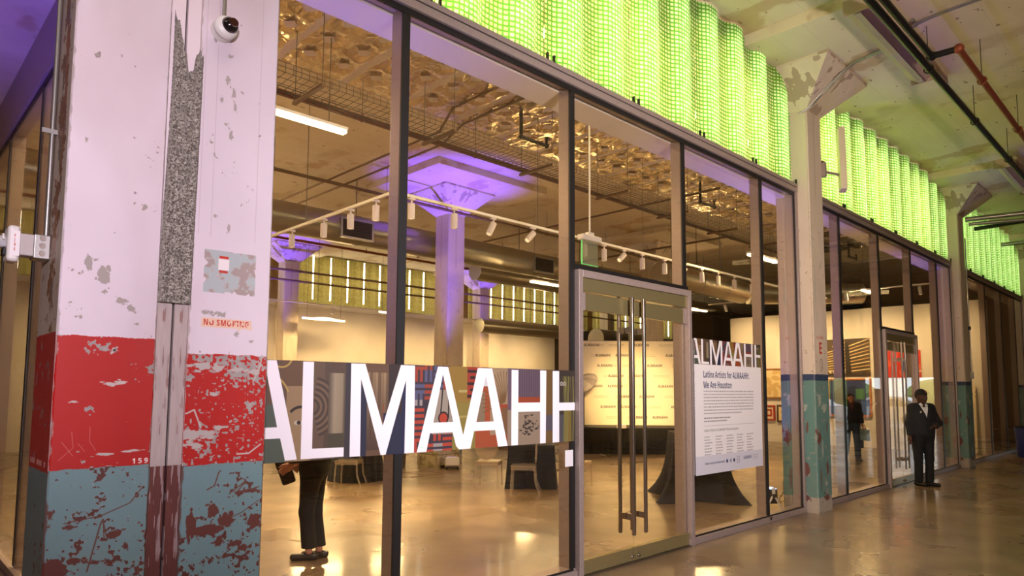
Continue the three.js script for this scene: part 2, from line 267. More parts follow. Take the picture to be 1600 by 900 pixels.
// the tall worn pillar on the left: two half columns with a covered joint between them
const pillar = thing('worn_pillar', 'tall worn pillar in the foreground painted pale pink, red and grey blue', 'pillar');
{
  const half = (x0, x1, map, name) => {
    const w = x1 - x0, g = shaft(w, 6.6, .51, 0, .009), gp = g.attributes.position, mats = [S({ map: fit(map, w, HCOL), roughness: .55 }), M.pillarSide ??= S({ map: fit(texS[0], .51, HCOL), roughness: .6 })];
    g.clearGroups(); for (let i = 0; i < 8; i++) g.addGroup(i * 6, 6, i === 0 || i === 1 || i === 4 || i === 7 ? 0 : 1); g.translate((x0 + x1) / 2, 0, -.055);
    const m = shadows(new THREE.Mesh(g, mats)); m.name = name; pillar.add(m); return m;
  };
  half(.709, 1.17, texL[0], 'half_pillar'); half(1.332, 1.797, texR[0], 'half_pillar');
  const [c] = picture(128, 1024, (px, py) => { const x = px / 128, y = 4.6 - py / 1024 * 4.6; let c = y > 2.19 ? [232, 218, 224] : y > 1.3 ? lerp3([196, 182, 178], [168, 152, 150], fbm(x * 4, y * 8, 3, 5)) : lerp3([112, 62, 54], [88, 46, 42], fbm(x * 5, y * 6, 8, 5)); if (y < 1.3 && fbm(x * 9, y * 7, 18, 4) > .64) c = [156, 132, 132]; if (y > 1.3 && y < 2.19 && fbm(x * 8, y * 8, 6, 4) > .68) c = [150, 118, 112]; return c; });
  const jm = S({ map: fit(c, .082, HCOL), roughness: .6 });
  for (const [a, b] of [[1.1695, 1.247], [1.259, 1.3325]]) { const g = bx(a, b, 0, 6.6, -.2, .186, .003); const uv = g.attributes.uv, p = g.attributes.position; for (let i = 0; i < p.count; i++) uv.setXY(i, p.getX(i) - a, p.getY(i)); part('joint_plate', g, jm, pillar); }
  part('joint_filler', bx(1.245, 1.261, 0, 6.6, -.2, .16), M.black, pillar);
  // granular sealant strip over the joint, ragged at its top
  const nx = 22, ny = 190, pos = [], idx = []; const [gc] = picture(256, 512, (x, y) => { const n = vnoise(x / 2.2, y / 2.2, 5) * .6 + vnoise(x / 5, y / 5, 15) * .4; return lerp3([84, 78, 72], [184, 178, 168], sst(.25, .8, n)); });
  const top = (u) => 3.62 + .2 * sst(.4, .05, u) + .06 * sst(.75, .95, u) + .12 * (fbm(u * 14, 1, 4, 3) - .5) - .1 * sst(.35, .5, u) * sst(.8, .65, u);
  for (let j = 0; j <= ny; j++) for (let i = 0; i <= nx; i++) { const u = i / nx, yt = top(u), y = 2.19 + (yt - 2.19) * j / ny; const xl = 1.166 + .02 * sst(2.2, 3.6, y), xr = 1.342 + .01 * sst(2.2, 3.6, y); pos.push(mix(xl, xr, u), y, .203 + .007 * hash(i, j, 3) + (i === 0 || i === nx || j === ny ? -.012 : .004) + .005 * (Math.abs(u - .3) < .03 || Math.abs(u - .75) < .03 ? -1.2 : 0)); }
  for (let j = 0; j < ny; j++) for (let i = 0; i < nx; i++) { const a = j * (nx + 1) + i; idx.push(a, a + 1, a + nx + 2, a, a + nx + 2, a + nx + 1); }
  const g = new THREE.BufferGeometry(); g.setAttribute('position', new THREE.Float32BufferAttribute(pos, 3)); g.setIndex(idx); g.computeVertexNormals(); metric(g, 2); part('sealant_strip', g, S({ map: asMap(gc, true, 1.2, .6), roughness: .95 }), pillar).userData.label = 'ragged grey granular sealant strip';
}

// ------------------------------------------------------------------ glazing along z = 0
const BAYS = [
  { n: 1, x0: 1.797, x1: 9.915, m: [2.9, 4.845, 6.82, 8.78], door: [4.875, 6.865], di: 2 },
  { n: 2, x0: 10.421, x1: 18.417, m: [11.57, 13.46, 15.37, 17.24], door: [13.49, 15.415], di: 2 },
  { n: 3, x0: 18.923, x1: 26.917, m: [19.9, 21.82, 23.75, 25.7], door: null },
];
const GT = 4.62, DH = 2.87;      // head of the glass, head of the door frame
function doorSet(n, x0, x1) {
  const t = structGroup('door_' + n), P_ = (name, g, m, p = t) => part(name, g, m, p);
  P_('frame_post', bx(x0, x0 + .06, 0, DH, -.08, .06, .004), M.alu); P_('frame_post', bx(x1 - .06, x1, 0, DH, -.08, .06, .004), M.alu); P_('frame_head', bx(x0 + .06, x1 - .06, DH - .07, DH, -.08, .06, .004), M.alu);
  P_('door_header', bx(x0 + .06, x1 - .06, DH - .2, DH - .072, -.05, .035, .003), M.brass);
  P_('threshold', bx(x0 + .06, x1 - .06, 0, .012, -.07, .05), M.steel);
  const a = x0 + .066, b = x1 - .066, c = mix(x0, x1, .4548), lt = DH - .215;
  for (const [u, v, s] of [[a, c - .004, 1], [c + .004, b, -1]]) {
    const leaf = new THREE.Group(); leaf.name = 'door_leaf'; t.add(leaf);
    P_('leaf_glass', bx(u, v, .14, lt - .16, -.006, .006), M.glass, leaf);
    P_('top_rail', bx(u, v, lt - .165, lt, -.025, .025, .003), M.brass, leaf);
    P_('bottom_rail', bx(u, v, .016, .145, -.025, .025, .003), M.brass, leaf);
    P_('lock', at(lathe([[0, .012], [.017, .012], [.02, 0]], 14), s > 0 ? v - .05 : u + .05, .06, .026, 0, PI / 2), M.steel, leaf);
    const side = s > 0 ? -1 : 1;
    for (const z of [.085, -.085]) { const hx = (s > 0 ? v : u) + side * .096; P_('pull_handle', bx(hx - .018, hx + .018, .285, lt + .02, z - .014, z + .014, .006), M.steel, leaf); for (const y of [.46, 2.34]) P_('handle_bracket', bx(hx - .016, hx + .016, y - .03, y + .03, z > 0 ? .008 : z, z > 0 ? z : -.008), M.steel, leaf); }
    P_('hinge_patch', bx(s > 0 ? u - .004 : v - .06, s > 0 ? u + .06 : v + .004, lt - .17, lt + .004, -.03, .03), M.alu, leaf);
  }
}
for (const b of BAYS) {
  const t = structGroup('window_' + b.n), E = .035;
  const xs = [b.x0, ...b.m, b.x1];
  for (let i = 0; i < xs.length - 1; i++) {
    const l = i ? xs[i] + .002 : xs[i] + .02, r = i === xs.length - 2 ? xs[i + 1] - .05 : xs[i + 1] - .002;
    part('pane', bx(l, r, b.door && i === b.di ? DH + .04 : .085, GT + .03, -.012, -.001), M.glass, t);
    if (i) {
      part('mullion', bx(xs[i] - .034, xs[i] + .034, b.door && (i === b.di || i === b.di + 1) ? 0.08 : .08, GT + .06, -.145, -.016, .004), M.alu, t);
      part('black_joint', bx(xs[i] - E, xs[i] + E, b.door && i === b.di + 1 ? DH : .09, GT + .01, -.014, .003), M.gasket, t);
    }
    if (!(b.door && i === b.di)) part('sill', [bx(l - .03, r + .03, 0, .075, -.14, .035, .004), bx(l - .03, r + .03, .075, .092, -.13, .006)], M.alu, t);
    if (!(b.door && i === b.di)) part('sill_gasket', bx(l, r, .076, .094, .006, .012), M.gasket, t);
  }
  if (b.door) { part('transom_joint', bx(b.door[0] - .02, b.door[1] + .02, DH, DH + .055, -.014, .004), M.gasket, t); part('transom_bar', bx(b.door[0], b.door[1], DH, DH + .06, -.145, -.016), M.alu, t); doorSet(b.n, ...b.door); }
  part('jamb', [bx(b.x1 - .05, b.x1, 0, 4.8, -.14, .03, .004)], M.alu, t); part('jamb', [bx(b.x0, b.x0 + .035, 0, 4.8, -.14, .03, .004)], M.alu, t);
  part('jamb_gasket', bx(b.x1 - .085, b.x1 - .05, .08, GT + .01, -.014, .004), M.gasket, t);
  part('head_gasket', bx(b.x0 + .03, b.x1 - .05, GT, GT + .05, -.014, .006), M.gasket, t);
  part('head_rail', bx(b.x0, b.x1, GT + .048, GT + .118, -.14, .035, .005), M.alu, t);
  part('head_rail', bx(b.x0, b.x1, GT + .127, GT + .178, -.14, .04, .005), M.alu, t);
  part('rail_joint', bx(b.x0, b.x1, GT + .116, GT + .129, -.1, .028), M.gasket, t);
}
{ // glazing that runs back from the pillar along the side corridor
  const t = structGroup('window_4'), x = 1.15, zs = [-.31, -1.6, -3.55, -5.5, -7.45, -9.4, -11.35, -13.3, -15.25, -17.9];
  for (let i = 0; i < zs.length - 1; i++) {
    part('pane', bx(x + .001, x + .012, .085, GT + .03, zs[i + 1] + .004, zs[i] - .004), M.glass, t);
    part('black_joint', bx(x - .003, x + .014, .09, GT, zs[i + 1] - .035, zs[i + 1] + .035), M.gasket, t);
    part('mullion', bx(x + .016, x + .145, .08, GT + .06, zs[i + 1] - .034, zs[i + 1] + .034, .004), M.alu, t);
  }
  part('sill', bx(x - .035, x + .14, 0, .075, -17.9, -.31, .004), M.alu, t);
  part('head_gasket', bx(x - .006, x + .014, GT, GT + .05, -17.9, -.31), M.gasket, t);
  part('head_rail', bx(x - .035, x + .14, GT + .048, GT + .14, -17.9, -.31, .005), M.alu, t);
  part('return_post', bx(1.15, 1.8, 0, 4.75, -.33, -.3), M.alu, t);
}

// ------------------------------------------------------------------ back-lit corrugated panels over the glazing
const [cellC] = picture(256, 256, (x, y) => {         // cells of a cellular sheet: clear middles, green walls
  const ix = Math.floor(x / 32), iy = Math.floor(y / 32), u = (x % 32) / 32 - .5, v = (y % 32) / 32 - .5, k = hash(ix, iy, 5), e = Math.max(Math.abs(u) * 1.0, Math.abs(v) * 1.05);
  const inn = lerp3([208, 248, 156], [240, 254, 210], k), wall = lerp3([88, 164, 60], [110, 184, 74], k); return lerp3(inn, wall, sst(.26, .42, e + .05 * (v > .2 ? 1 : 0)));
});
M.panel = P({ map: asMap(cellC, true, 1 / .4, 1 / .4), color: 0xffffff, transmission: .93, roughness: 1, thickness: 0, specularIntensity: .3, side: THREE.DoubleSide });
const [farCellC] = picture(64, 64, (x, y) => lerp3([176, 164, 84], [206, 194, 112], vnoise(x / 8, y / 8, 3, 8)));
M.farPanel = P({ map: asMap(farCellC, true, 2, 2), transmission: .4, roughness: 1, thickness: 0, side: THREE.DoubleSide });
function corrugated(x0, x1, y0, ytop, z, pitch = .68, amp = .04, xo = 0) {
  const nx = Math.max(4, Math.round((x1 - x0) / .02)), pos = [], uv = [], idx = [], ny = 10;
  for (let i = 0; i <= nx; i++) { const x = mix(x0, x1, i / nx), yt = ytop(x), w = -Math.cos((x - xo) / pitch * 2 * PI); for (let j = 0; j <= ny; j++) { const y = mix(y0, yt, j / ny); pos.push(x, y, z + amp * Math.tanh(1.6 * w)); uv.push(x, y); } }
  for (let i = 0; i < nx; i++) for (let j = 0; j < ny; j++) { const a = i * (ny + 1) + j; idx.push(a, a + ny + 1, a + ny + 2, a, a + ny + 2, a + 1); }
  const g = new THREE.BufferGeometry(); g.setAttribute('position', new THREE.Float32BufferAttribute(pos, 3)); g.setAttribute('uv', new THREE.Float32BufferAttribute(uv, 2)); g.setIndex(idx); g.computeVertexNormals(); return g;
}
const PANEL_L = ['first', 'second', 'third'];
for (const b of BAYS) {
  const where = ['over the lettered bay beside the foreground pillar', 'over the bay where the guard stands', 'over the farthest bay on the right'][b.n - 1];
  const t = thing('clerestory_light', 'glowing green corrugated translucent panel ' + where, 'light panel');
  const yt = (x) => { const e = Math.min(x - b.x0, b.x1 - x); return e < .85 ? 6.585 - .6 * ((.85 - e) / .85) ** 2 : 6.585; };
  const ns = 6, w = (b.x1 - b.x0) / ns;
  for (let i = 0; i < ns; i++) {
    const a = b.x0 + i * w, c = a + w; part('panel_sheet', corrugated(a + .004, c - .004, 4.79, yt, -.01, (b.x1 - b.x0) / 12, .045, b.x0 + (b.x1 - b.x0) / 24 + (b.x1 - b.x0) / 24 * 1), M.panel, t);
    for (const d of [-.05, .04]) part('clip', bx(c + d, c + d + .015, 4.79, 4.86, .02, .045), M.black, t);
  }
  const nt = 12, step = (b.x1 - b.x0) / nt;
  for (let i = 0; i < nt; i++) {
    const x = b.x0 + (i + .5) * step, e = Math.min(x - b.x0, b.x1 - x), h = e < .6 ? 1.25 : 1.62;
    part('tube_lamp', at(new THREE.CylinderGeometry(.019, .019, h, 10), x, 4.86 + h / 2, -.14), M.tube, t);
    rect(t, x, 4.86 + h / 2, -.118, .04, h, x, 4.86 + h / 2, 5, new THREE.Color().setRGB(1, .98, .84), L.tube);
  }
}
for (const [k, x0, x1] of [[0, 1.2, 9.92], [1, 10.42, 18.42], [2, 18.93, 27], [3, 27.4, 35]]) {
  const t = thing('far_clerestory_light', ['row of bare vertical tubes on yellow-green panel, far wall, left of the purple columns', 'row of bare vertical tubes on yellow-green panel, far wall, between the two purple far columns', 'bare vertical tubes on green far panel seen through the door top', 'bare vertical tubes on green panel at the far right of the far wall'][k], 'light panel');
  part('panel_sheet', corrugated(x0, x1, 4.78, () => 6.55, -18.15, .34, .03), M.farPanel, t);
  for (let x = x0 + .35; x < x1 - .2; x += .69) part('tube_lamp', at(new THREE.CylinderGeometry(.024, .024, 1.55, 8), x, 5.66, -17.8), M.farTube, t);
}
// frame under and fixings beside the tubes inside are the bulkhead and the slab

// ------------------------------------------------------------------ lamps that light the place
{ // unseen wash lamp on a stand, placed to light the pillar
  const t = thing('unseen_wash_light', 'unseen slim floor stand with a pale pink wash lamp lighting the pillar', 'lamp', [-.6, 0, 5.4]);
  part('stand', [rod([0, 0.3, 0], [0, 2.9, 0], .016), rod([0, .35, 0], [.4, 0, .2], .012), rod([0, .35, 0], [-.4, 0, .2], .012), rod([0, .35, 0], [0, 0, -.42], .012)], M.black, t);
  part('lamp_head', bx(-.14, .14, 2.75, 3.03, -.12, .0, .02), M.black, t);
  part('lamp_lens', bx(-.11, .11, 2.78, 3.0, -.126, -.12), S({ color: 0xffffff, emissive: 0xffd8ee, emissiveIntensity: 2 }), t);
  spot(t, 0, 2.89, -.16, 2.0, 2.6, -5.2, new THREE.Color().setRGB(1, .85, .97), L.wash, .5, .8, 6);
  const u = copy(t, 'second unseen floor stand with pale wash lamps lighting the glazing and the corridor ceiling', [2.75, 0, 6.3], 0); u.children.filter((c) => c.isLight || (!c.isMesh)).forEach((c) => u.remove(c));  // unseen stand, placed to light the glazing from the front
  spot(u, 0, 2.89, -.16, 3.4, 2.3, -6.3, new THREE.Color().setRGB(1, .9, .93), L.wash2, .78, .7, 6);
  part('lamp_head', bx(-.14, .14, 2.4, 2.68, -.12, .0, .02), M.black, u); part('lamp_lens', bx(-.11, .11, 2.675, 2.69, -.1, .0), S({ color: 0xffffff, emissive: 0xffd0a0, emissiveIntensity: 2 }), u);
  spot(u, 0, 2.71, -.05, 9.5, 6.6, -5, new THREE.Color().setRGB(1, .75, .52), L.bounce, .95, .9, 6);  // unseen lower head aimed up, brightens the corridor ceiling
}
for (const [x, z] of [[-3, 2.2], [1.2, 2.2]]) {   // unseen lit fittings, placed to light the corridor
  const t = thing('unseen_strip_light', 'unseen lit strip fitting out of view on the corridor ceiling, ' + (x < 0 ? 'left one' : 'right one'), 'light', [x, 0, z]);
  part('housing', bx(-1.2, 1.2, 6.45, 6.55, -.14, .14, .01), M.whitepaint, t); part('tube_lamp', bx(-1.15, 1.15, 6.425, 6.45, -.09, .09), S({ color: 0xffffff, emissive: 0xffe2b8, emissiveIntensity: 1.2 }), t);
  rect(t, 0, 6.41, 0, 2.3, .18, 0, 0, 0, new THREE.Color().setRGB(1, .8, .58), L.corridor * 3.2);
}
let linearProto;
function linearLight(x, y, z, len, label, dir = 0, power = 1) {
  const t = thing('linear_light', label, 'light', [x, y, z], dir, 'linear lights hung in the hall'), h = len / 2;
  part('tube_lamp', bx(-h, h, -.03, .02, -.055, .055, .02), M.linear, t);
  part('housing', bx(-h - .01, h + .01, .02, .06, -.06, .06, .01), M.whitepaint, t);
  for (const s of [-.8, .8]) part('suspension', rod([s * h, .06, 0], [s * h, 6.6 - y, 0], .006, 5), M.wire, t);
  rect(t, 0, -.04, 0, len, .11, 0, -5, 0, WARM, L.hall * power);
  return t;
}
linearLight(3.25, 5.1, -3.62, 2.44, 'long bright linear light beside the left pillar under the foil ceiling');
linearLight(14.02, 4.6, -2.48, 1.28, 'bright linear light high behind the right pane above the poster');
linearLight(20.9, 4.6, -2.6, 1.05, 'linear light hung before the white gallery wall above the dark photograph');
linearLight(13.4, 4.6, -8.28, 1.3, 'short linear light near the second mullion beneath the purple ceiling');
linearLight(21.4, 4.6, -8.48, 1.3, 'linear light right of the door frame above the poster');
linearLight(14.2, 4.55, -16.9, 1.1, 'linear light under the far tubes left of the first mullion');
linearLight(21.5, 4.5, -16.6, 1.5, 'linear light below the far green panel right of the purple columns');
linearLight(24.5, 3.6, -15, 1.3, 'linear light in the dark area above the stage');
linearLight(10.9, 3.98, -15.9, 1.5, 'linear light low on the far wall beside the left pillar');
[[2.0, -4.9], [3.0, -7], [4.4, -9], [3.4, -10.6], [5.4, -11.6], [4.4, -13.4], [6.6, -13.6], [5.4, -15.8]].forEach(([x, z], k) => linearLight(x, 5.5, z, 1.2, 'added linear light hidden behind the tall pillar, ' + ORD[k] + ' going back from the glass', PI / 2, 1));  // added lamps kept out of sight to brighten the hall
for (let k = 0; k < 6; k++) linearLight(3.4 + k * 2.7, 6.05, -1.25, 1.5, 'added linear light hidden above the bulkhead over the glazing, ' + ORD[k] + ' from the pillar', 0, .5);  // added row, out of sight, lights the hall near the glass
{ // wall-washing track before the far wall
  const t = thing('lighting_track', 'straight white lighting track in front of the pale far wall', 'track'); part('rail', bx(3, 23.5, 4.38, 4.42, -15.42, -15.38), M.whitepaint, t);
  for (let x = 4; x < 23.5; x += 3.2) part('hanger_rod', rod([x, 4.42, -15.4], [x, 6.58, -15.4], .006, 5), M.wire, t);
  for (let k = 0; k < 9; k++) { const x = 4.2 + k * 2.25, h = thing('track_spotlight', 'small white spotlight aimed at the pale far wall, ' + ORD[k] + ' from the left', 'spotlight', [x, 4.38, -15.4], 0, 'white spotlights of the far track'); part('can', at(new THREE.CylinderGeometry(.045, .045, .2, 14), 0, -.14, -.03, 0, .5), M.whitepaint, h); part('stem', rod([0, 0, 0], [0, -.1, 0], .012, 6), M.whitepaint, h);
    part('lens', at(new THREE.CylinderGeometry(.038, .038, .01, 14), 0, -.235, -.085, 0, .5), S({ color: 0xffffff, emissive: 0xffe0a8, emissiveIntensity: 2 }), h); spot(h, 0, -.26, -.1, 0, -2.6, -2.5, WARM, L.spot * .36, 1.0, 1, 2); }
}
{ // a further track, added to light the gallery wall
  const t = thing('lighting_track', 'short lighting track added to light the white gallery wall', 'track'); part('rail', bx(20.48, 20.52, 4.6, 4.64, -7.5, -.8), M.whitepaint, t); for (const z of [-1.5, -4, -7]) part('hanger_rod', rod([20.5, 4.64, z], [20.5, 6.58, z], .006, 5), M.wire, t);
  for (let k = 0; k < 4; k++) { const z = -1.2 - k * 1.9, h = thing('track_spotlight', 'added small white spotlight aimed at the gallery wall, ' + ORD[k] + ' from the glass', 'spotlight', [20.5, 4.6, z], 0, 'added spotlights of the gallery track'); part('can', at(new THREE.CylinderGeometry(.045, .045, .2, 14), .03, -.14, 0, 0, 0, .5), M.whitepaint, h); part('stem', rod([0, 0, 0], [0, -.1, 0], .012, 6), M.whitepaint, h); part('lens', at(new THREE.CylinderGeometry(.038, .038, .01, 14), .085, -.235, 0, 0, 0, .5), S({ color: 0xffffff, emissive: 0xffe0a8, emissiveIntensity: 1.5 }), h); spot(h, .1, -.26, 0, 2.3, -2.0, 0, WARM, L.spot * .42, .85, .9, 2); }
}
linearLight(28, 4.7, -3.5, 1.6, 'unseen linear light in the dim room past the gallery wall', 0, .35);  // unseen lamp, placed to light the room past the wall

// ------------------------------------------------------------------ lettering, poster and card on the glass
function canvasOf(w, h) { const c = document.createElement('canvas'); c.width = w; c.height = h; return [c, c.getContext('2d')]; }
// strips of artwork; draws into a box of the unit height given in pixels per metre
function collage(g, q, x0, y1) {
  const X = (x) => (x - x0) * q, Y = (y) => (y1 - y) * q;
  const R = (a, b, c, d, col) => { g.fillStyle = col; g.fillRect(X(a), Y(d), (b - a) * q + 1, (d - c) * q + 1); };
  const T = 1.91, B = 1.24;
  R(1.85, 2.02, B, T, '#55675a'); R(1.85, 2.03, 1.62, T, '#6b5340');
  R(2.02, 2.13, B, T, '#ad9168'); R(1.98, 2.13, 1.74, T, '#73543a');                                        // half a painted face
  R(2.13, 2.22, B, T, '#a98c64');
  g.fillStyle = '#8d7350'; g.beginPath(); g.moveTo(X(2.03), Y(1.55)); g.quadraticCurveTo(X(2.1), Y(1.3), X(2.08), Y(B)); g.lineTo(X(2.02), Y(B)); g.fill();
  g.strokeStyle = '#2a201c'; g.lineWidth = .018 * q; g.beginPath(); g.moveTo(X(2.05), Y(1.57)); g.quadraticCurveTo(X(2.09), Y(1.61), X(2.14), Y(1.6)); g.stroke();
  g.fillStyle = '#d8cbb2'; g.beginPath(); g.ellipse(X(2.105), Y(1.5), .03 * q, .016 * q, 0, 0, 7); g.fill(); g.fillStyle = '#33241e'; g.beginPath(); g.arc(X(2.11), Y(1.5), .014 * q, 0, 7); g.fill();
  g.strokeStyle = '#d2b45c'; g.lineWidth = .012 * q; g.beginPath(); g.arc(X(1.98), Y(1.93), .07 * q, 0, 2.4); g.stroke(); g.beginPath(); g.moveTo(X(1.93), Y(1.8)); g.quadraticCurveTo(X(2.0), Y(1.78), X(2.03), Y(1.7)); g.stroke();
  R(2.2, 2.3, B, T, '#6e5a48'); R(2.29, 2.49, B, T, '#5c4a3c'); for (let k = 0; k < 9; k++) { g.strokeStyle = k % 2 ? '#7d6650' : '#4c3d33'; g.lineWidth = .02 * q; g.beginPath(); g.arc(X(2.2), Y(1.6), (.05 + k * .018) * q, -1.4, 1.3); g.stroke(); }
  const gr = g.createLinearGradient(X(2.32), 0, X(2.45), 0); gr.addColorStop(0, '#5e5142'); gr.addColorStop(.35, '#b3a588'); gr.addColorStop(.8, '#a5977a'); gr.addColorStop(1, '#4a4038'); g.fillStyle = gr; g.fillRect(X(2.32), Y(1.83), .14 * q, .42 * q); R(2.32, 2.46, B, 1.42, '#4e4a38');
  R(2.45, 2.62, B, T, '#3a3942'); R(2.56, 2.9, B, T, '#6d523c');
  for (let k = 0; k < 12; k++) { const x = 2.62 + k * .023, c = g.createLinearGradient(0, Y(1.86), 0, Y(1.3)); c.addColorStop(0, ['#b29a72', '#7b6246', '#a48760'][k % 3]); c.addColorStop(1, '#4c3a30'); g.fillStyle = c; g.fillRect(X(x), Y(1.84), .021 * q, .55 * q); }
  R(2.757, 2.763, 1.4, 1.62, '#a0522c'); R(2.8, 2.93, B, T, '#352c2c'); R(2.76, 3.04, B, 1.55, '#222b4a'); R(2.92, 3.04, B, T, '#1f2950'); R(2.57, 2.62, B, 1.75, '#262d48');
  R(3.03, 3.6, B, T, '#3a3443');                                                                               // maze of red, blue and white bars
  const cell = .045; for (let i = 0; i < 8; i++) for (let j = 0; j < 15; j++) { const x = 3.035 + i * cell, y = B + .0 + j * cell, k = hash(i >> 1, j >> 1, 4), hor = hash(i >> 1, j >> 1, 9) > .5; R(x, x + cell * (hor ? 1 : .55), y, y + cell * (hor ? .55 : 1), y > 1.62 ? (k > .45 ? '#5a5f86' : '#a8432f') : k > .62 ? '#c24630' : k > .3 ? '#a9a3a0' : '#37313c'); }
  R(3.2, 3.48, 1.38, 1.72, '#a9a190'); g.strokeStyle = '#201c1f'; g.lineWidth = .012 * q; for (const p of [[[3.3, 1.72], [3.28, 1.5]], [[3.36, 1.72], [3.36, 1.5]], [[3.42, 1.7], [3.4, 1.52], [3.46, 1.6]]]) { g.beginPath(); p.forEach((v, i) => i ? g.lineTo(X(v[0]), Y(v[1])) : g.moveTo(X(v[0]), Y(v[1]))); g.stroke(); }
  g.fillStyle = '#c4432c'; g.beginPath(); g.arc(X(3.31), Y(1.5), .045 * q, 0, 7); g.fill(); g.strokeStyle = '#241a1c'; g.stroke();
  R(3.36, 3.62, 1.6, T, '#9c7c34'); R(3.4, 3.65, B, 1.62, '#94883e'); R(3.46, 3.62, 1.7, 1.72, '#c2b26a'); R(3.46, 3.64, 1.5, 1.515, '#b8a95c');
  R(3.55, 3.7, 1.65, T, '#a8392a'); for (let j = 0; j < 5; j++) R(3.55 + .03 * (j % 2), 3.7, 1.66 + j * .05, 1.68 + j * .05, '#2a2224');
  R(3.64, 3.9, B, 1.75, '#b1522f'); R(3.66, 3.74, 1.4, 1.7, '#8f7b60'); R(3.8, 4.06, 1.35, T, '#ad9572');
  g.strokeStyle = '#7a5a34'; g.lineWidth = .008 * q; for (let k = 0; k < 16; k++) { const a = -1.9 + k * .14; g.beginPath(); g.moveTo(X(3.97), Y(1.62)); g.lineTo(X(3.97 + .26 * Math.sin(a)), Y(1.62 + .26 * Math.cos(a))); g.stroke(); }
  R(3.9, 4.06, B, 1.6, '#a4462a'); R(3.93, 4.05, 1.34, 1.57, '#7f5c3c'); R(4.0, 4.5, 1.5, T, '#6d5c6c'); for (let k = 0; k < 10; k++) R(4.14 + k * .028, 4.15 + k * .028, 1.6, T, '#57485a'); R(4.12, 4.4, 1.6, 1.66, '#a8482c');
  R(4.0, 4.5, B, 1.55, '#a3917a'); g.fillStyle = '#3b332e'; for (let k = 0; k < 70; k++) { const a = hash(k, 1, 6), b = hash(k, 2, 6); if (Math.abs(a - .45) + Math.abs(b - .5) < .62) g.fillRect(X(4.13 + .25 * a), Y(1.32 + .2 * b), (.01 + .03 * hash(k, 3, 6)) * q, .012 * q); }
  R(4.47, 4.57, B, T, '#7a5d36'); R(4.47, 4.57, 1.36, 1.5, '#5d5a68'); R(4.56, 4.9, B, T, '#3c3630'); R(4.65, 4.78, 1.24, 1.5, '#56565e'); R(4.72, 4.82, B, 1.6, '#8a7434'); g.strokeStyle = '#8d8a4a'; g.lineWidth = .006 * q;
  for (let k = 0; k < 16; k++) { const x = 4.7 + .17 * hash(k, 1, 2); g.beginPath(); g.moveTo(X(x), Y(B)); g.quadraticCurveTo(X(x + .02), Y(1.5), X(x + .05 * (hash(k, 2, 2) - .3)), Y(1.85)); g.stroke(); }
  g.fillStyle = 'rgba(44,32,30,.24)'; g.fillRect(0, 0, 9999, 9999); g.strokeStyle = '#a39a90'; g.lineWidth = .012 * q; for (const x of [4.685, 4.725]) { g.beginPath(); g.arc(X(x), Y(1.78), .014 * q, 0, 7); g.stroke(); }
}
const LETTERS = [
  [[1.8, 1.903], [1.945, 1.903], [2.104, 1.262], [2.023, 1.259], [1.985, 1.403], [1.8, 1.403], [1.8, 1.475], [1.962, 1.475], [1.872, 1.86], [1.8, 1.86]],
  [[2.128, 1.901], [2.206, 1.901], [2.21, 1.326], [2.446, 1.322], [2.446, 1.259], [2.13, 1.261]],
  [[2.488, 1.9], [2.602, 1.9], [2.757, 1.46], [2.905, 1.9], [3.032, 1.9], [3.036, 1.248], [2.949, 1.248], [2.953, 1.79], [2.786, 1.249], [2.744, 1.25], [2.57, 1.79], [2.576, 1.253], [2.492, 1.254]],
  [[3.25, 1.898], [3.351, 1.898], [3.512, 1.36], [3.66, 1.898], [3.818, 1.898], [4.005, 1.242], [3.894, 1.244], [3.858, 1.388], [3.627, 1.388], [3.588, 1.245], [3.475, 1.245], [3.44, 1.28], [3.404, 1.388], [3.183, 1.388], [3.15, 1.247], [3.06, 1.248]],
  [[4.045, 1.893], [4.126, 1.893], [4.126, 1.612], [4.4, 1.612], [4.4, 1.896], [4.48, 1.896], [4.473, 1.237], [4.4, 1.237], [4.4, 1.533], [4.126, 1.533], [4.126, 1.242], [4.045, 1.243]],
  [[4.564, 1.896], [4.653, 1.896], [4.653, 1.608], [4.9, 1.608], [4.9, 1.535], [4.653, 1.535], [4.653, 1.235], [4.564, 1.237]],
];
const HOLES = [[[3.3, 1.84], [3.213, 1.468], [3.408, 1.468]], [[3.75, 1.84], [3.65, 1.46], [3.842, 1.46]]];
function drawLetters(g, X, Y, holes) { g.fillStyle = '#f1eef6'; for (const l of LETTERS) { g.beginPath(); l.forEach((p, i) => i ? g.lineTo(X(p[0]), Y(p[1])) : g.moveTo(X(p[0]), Y(p[1]))); g.fill(); } }
function bandCanvas(q, x0, x1, y0, y1) {
  const w = Math.round((x1 - x0) * q), h = Math.round((y1 - y0) * q), [c, g] = canvasOf(w, h), [a, ag] = canvasOf(w, h), X = (x) => (x - x0) * q, Y = (y) => (y1 - y) * q;
  collage(g, q, x0, y1); collage(ag, q, x0, y1); drawLetters(g, X, Y);
  for (const hole of HOLES) { g.save(); g.beginPath(); hole.forEach((p, i) => i ? g.lineTo(X(p[0]), Y(p[1])) : g.moveTo(X(p[0]), Y(p[1]))); g.closePath(); g.clip(); g.drawImage(a, 0, 0); g.restore(); }
  return c;
}
const bandPic = bandCanvas(620, 1.85, 4.87, 1.25, 1.905);
function sheet(x0, x1, y0, y1, z0, z1) {       // thin board with its picture stretched over the front
  const g = new THREE.BoxGeometry(x1 - x0, y1 - y0, z1 - z0); g.translate((x0 + x1) / 2, (y0 + y1) / 2, (z0 + z1) / 2); return g;
}
tag(part('window_graphic', sheet(1.85, 4.87, 1.25, 1.905, .0035, .005), S({ map: asMap(bandPic, false), roughness: .5 })), 'long window band of collaged artwork with tall white letters ALMAAHH', 'window decal');
